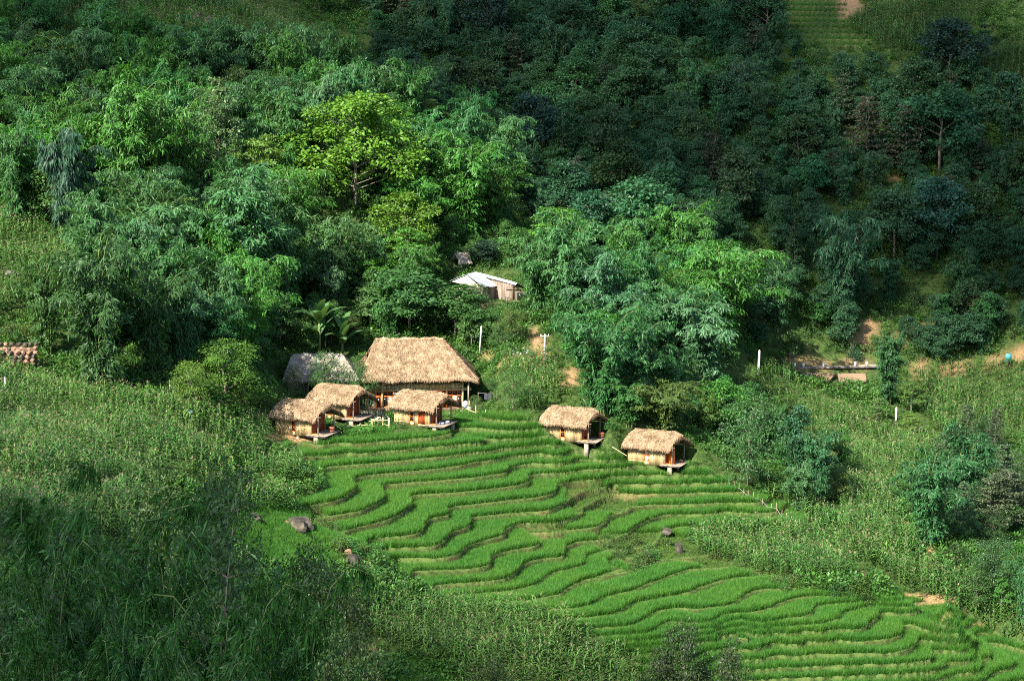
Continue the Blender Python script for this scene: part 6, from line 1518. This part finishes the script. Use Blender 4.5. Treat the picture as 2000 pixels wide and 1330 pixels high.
# rice on the far terraces
X2, Y2 = T2.X.ravel() + rng.uniform(-.2, .2, T2.X.size), T2.Y.ravel() + rng.uniform(-.2, .2, T2.X.size)
qq = ((th_.ravel() / .9) % 1 < .68) & m2.ravel()
r2 = np.stack([X2, Y2, z2.ravel()], 1)[qq]
scatter('rice', r2, pro, 'rice on the small terraces high on the far slope', .9, 1.15, .12); print('rice2', len(r2))
# rice plot left of the huts garden, bottom plot
rb2 = np.concatenate([area([(775, 1285), (905, 1300), (880, 1345), (760, 1345)], (-14, 0, 180, 205), .22), area([(665, 838), (770, 838), (765, 850), (680, 856)], (-22, -10, 240, 256), .24), area([(895, 812), (1000, 808), (1010, 822), (890, 826)], (-8, 3, 248, 262), .22)])
scatter('rice', rb2, pro, 'small plots of rice beside the huts and at the bottom edge', .8, 1.0, .12)
# grass on banks and verges
gs = rng.random(len(X)) < np.where((t_l < .06) & (m_ > .4), .30, np.where((t_l > .90) & (m_ > .4), .30, np.where(weed, .5, np.where(m_ <= .4, .22, 0))))
gs &= ~plot & (v < 1380) & (u > 380) & (u < 2040)
incorn = np.zeros(len(X), bool)
gp_ = np.stack([X, Y, Z], 1)[gs]; pro = proto_objs(GRASS, 'grass', gp_[:3])
o = scatter('grass', gp_, pro, 'tufts of yellow green grass on the terrace banks', .35, .8, .25); print('grass', len(gp_))
for q in pro: q.parent = o; q['kind'] = 'stuff'
og = o; gpro = pro
# undergrowth over the hillsides
cand = []
for (x0, x1, y0, y1, n) in ((-70, 85, 200, 300, 26000), (-95, 110, 300, 440, 34000), (-40, 60, 120, 215, 9000)):
    x = rng.uniform(x0, x1, n); y = rng.uniform(y0, y1, n); cand.append(np.stack([x, y, ground(x, y)], 1))
cand = np.concatenate(cand); u, v = proj(*cand.T)
ok = (u > -80) & (u < 2080) & (v > -60) & (v < 1420) & ~inpoly(u, v, TERR_POLY) & ~inpoly(u, v, T2_POLY) & ~inpoly(u, v, [(1545, 690), (1715, 690), (1715, 733), (1640, 760), (1545, 735)])
for k, (poly, box, lab) in CORN.items(): ok &= ~(inpoly(u, v, poly) & (rng.random(len(u)) < .93))
ok &= soil_at(*cand.T) < .35
for (px, py, rz, x0, x1, y0, y1, pz) in FOOT:
    c, s = math.cos(rz), math.sin(rz); lx = (cand[:, 0] - px) * c + (cand[:, 1] - py) * s; ly = -(cand[:, 0] - px) * s + (cand[:, 1] - py) * c
    ok &= ~((lx > x0 - .6) & (lx < x1 + .4) & (ly > y0 - 1.2) & (ly < y1 + .5))
for b in ([(655, 775), (895, 775), (895, 860), (655, 860)], [(880, 780), (990, 780), (1000, 830), (880, 840)]): ok &= ~(inpoly(u, v, b) & (rng.random(len(u)) < .85))
up = cand[ok]; pro = proto_objs(SHRUB, 'undergrowth', up[:4])
big = np.clip(1.0 + 1.6 * vnoise(up[:, 0], up[:, 1], 6, 31), .45, 2.0)
o = scatter('undergrowth', up, pro, 'low leafy undergrowth covering the hillsides between the trees', .7, 1.35, .25, scl=big); print('under', len(up))
for q in pro: q.parent = o; q['kind'] = 'stuff'
# coarse grass on the open hillsides
k = rng.random(len(up)) < .3
g2 = up[k] + np.array([.3, -.3, 0]); g2[:, 2] = ground(g2[:, 0], g2[:, 1])
scatter('grass', g2, gpro, 'rough grass on the open hillsides', 1.0, 2.4, .3)

# ------------------------------------------------------------------ clouds, far up towards the sun, whose shade lies on the slopes
e1 = SUN.cross(Vector((0, 0, 1))).normalized(); e2 = e1.cross(SUN).normalized()
def sp_(p): p = Vector(p); return (p.dot(e1), p.dot(e2))
def cloud(name, full, part, dist, seed, s=13, frac=.3):
    fr_ = frac if isinstance(frac, (list, tuple)) else [frac] * len(part)
    g = np.random.default_rng(seed); F_ = [sp_(p) for p in full]; Pp = [[sp_(p) for p in q] for q in part]
    allp = F_ + [a for q in Pp for a in q]
    a0, a1 = min(p[0] for p in allp), max(p[0] for p in allp); b0, b1 = min(p[1] for p in allp), max(p[1] for p in allp)
    base = lump(seed, 1, 1, 1, M['cloud'], 'puff', 2, .35); bv = np.array([v_.co for v_ in base.vertices]); bf = np.array([p.vertices for p in base.polygons])
    V, Fc = [], []; n = 0
    def puff(a, b, r_):
        nonlocal n
        th_ = g.uniform(0, 6.28); c, s_ = math.cos(th_), math.sin(th_); q = bv @ np.array([[c, s_, 0], [-s_, c, 0], [0, 0, .8]])
        V.append(q * r_ + np.array(e1 * a + e2 * b + SUN * (dist + g.uniform(-15, 15)))); Fc.append(bf + n); n += len(bv)
    for a in np.arange(a0, a1, s):
        for b in np.arange(b0, b1, s):
            x, y = a + g.uniform(-3, 3), b + g.uniform(-3, 3)
            if inpoly(np.array([x]), np.array([y]), F_)[0]: puff(x, y, s * g.uniform(.56, .72))
    sp2 = 7.0
    for q, frac in zip(Pp, fr_):
        for a in np.arange(a0, a1, sp2):
            for b in np.arange(b0, b1, sp2):
                if inpoly(np.array([a]), np.array([b]), q)[0] and not inpoly(np.array([a]), np.array([b]), F_)[0] and g.random() < .9:
                    puff(a + g.uniform(-2, 2), b + g.uniform(-2, 2), sp2 * math.sqrt(frac / 3.14) * g.uniform(.85, 1.2) / .85)
    bpy.data.meshes.remove(base)
    o = obj(name, me_from(name, np.concatenate(V), np.concatenate(Fc), M['cloud'], smooth=True)); o['kind'] = 'structure'; return o
up_ = lambda u, v, dz=5: tuple(np.array(at(u, v, 100)) + np.array([0, 0, dz]))
c1 = [up_(-60, 150), up_(100, 150), up_(250, 150), up_(400, 175), up_(560, 205), up_(650, 225), up_(780, 290), up_(880, 330), up_(980, 400), up_(1080, 430), up_(1180, 450), up_(1300, 480), up_(1420, 530), up_(1490, 600), up_(1600, 610), up_(1700, 600), up_(1800, 640), up_(1900, 680), up_(2000, 740), (110, 300, -52), (210, 300, -40), (300, 420, 20), (300, 720, 150), (-300, 720, 150), (-220, 420, 20), (-90, 350, 0)]
p1 = [[up_(-80, 60), up_(250, 90), up_(560, 190), up_(640, 250), up_(560, 300), up_(420, 240), up_(330, 250), up_(180, 330), up_(100, 400), up_(-80, 420)],
      [up_(1480, 590), up_(1600, 600), up_(1800, 630), up_(2020, 740), (112, 290, -52), up_(2020, 960), up_(1900, 850), up_(1800, 740), up_(1650, 690), up_(1500, 690)]]
cloud('cloud', c1, p1, 1500, 5, frac=[.62, .25])
c2 = [(-6, 96, -38), (14, 96, -52), (14, 150, -58), (4, 176, -58), (-8, 150, -50)]
p2 = [[(-60, -40, 0), (40, -40, -5), (30, 120, -55), (14, 190, -60), (-20, 195, -48), (-60, 150, -30)], [(-95, 160, -22), (-28, 168, -40), (-10, 190, -52), (14, 205, -60), (-4, 205, -58), (-20, 212, -48), (-32, 200, -42), (-45, 222, -41), (-95, 222, -30)]]
cloud('cloud', c2, p2, 1450, 6, frac=[.95, .28])
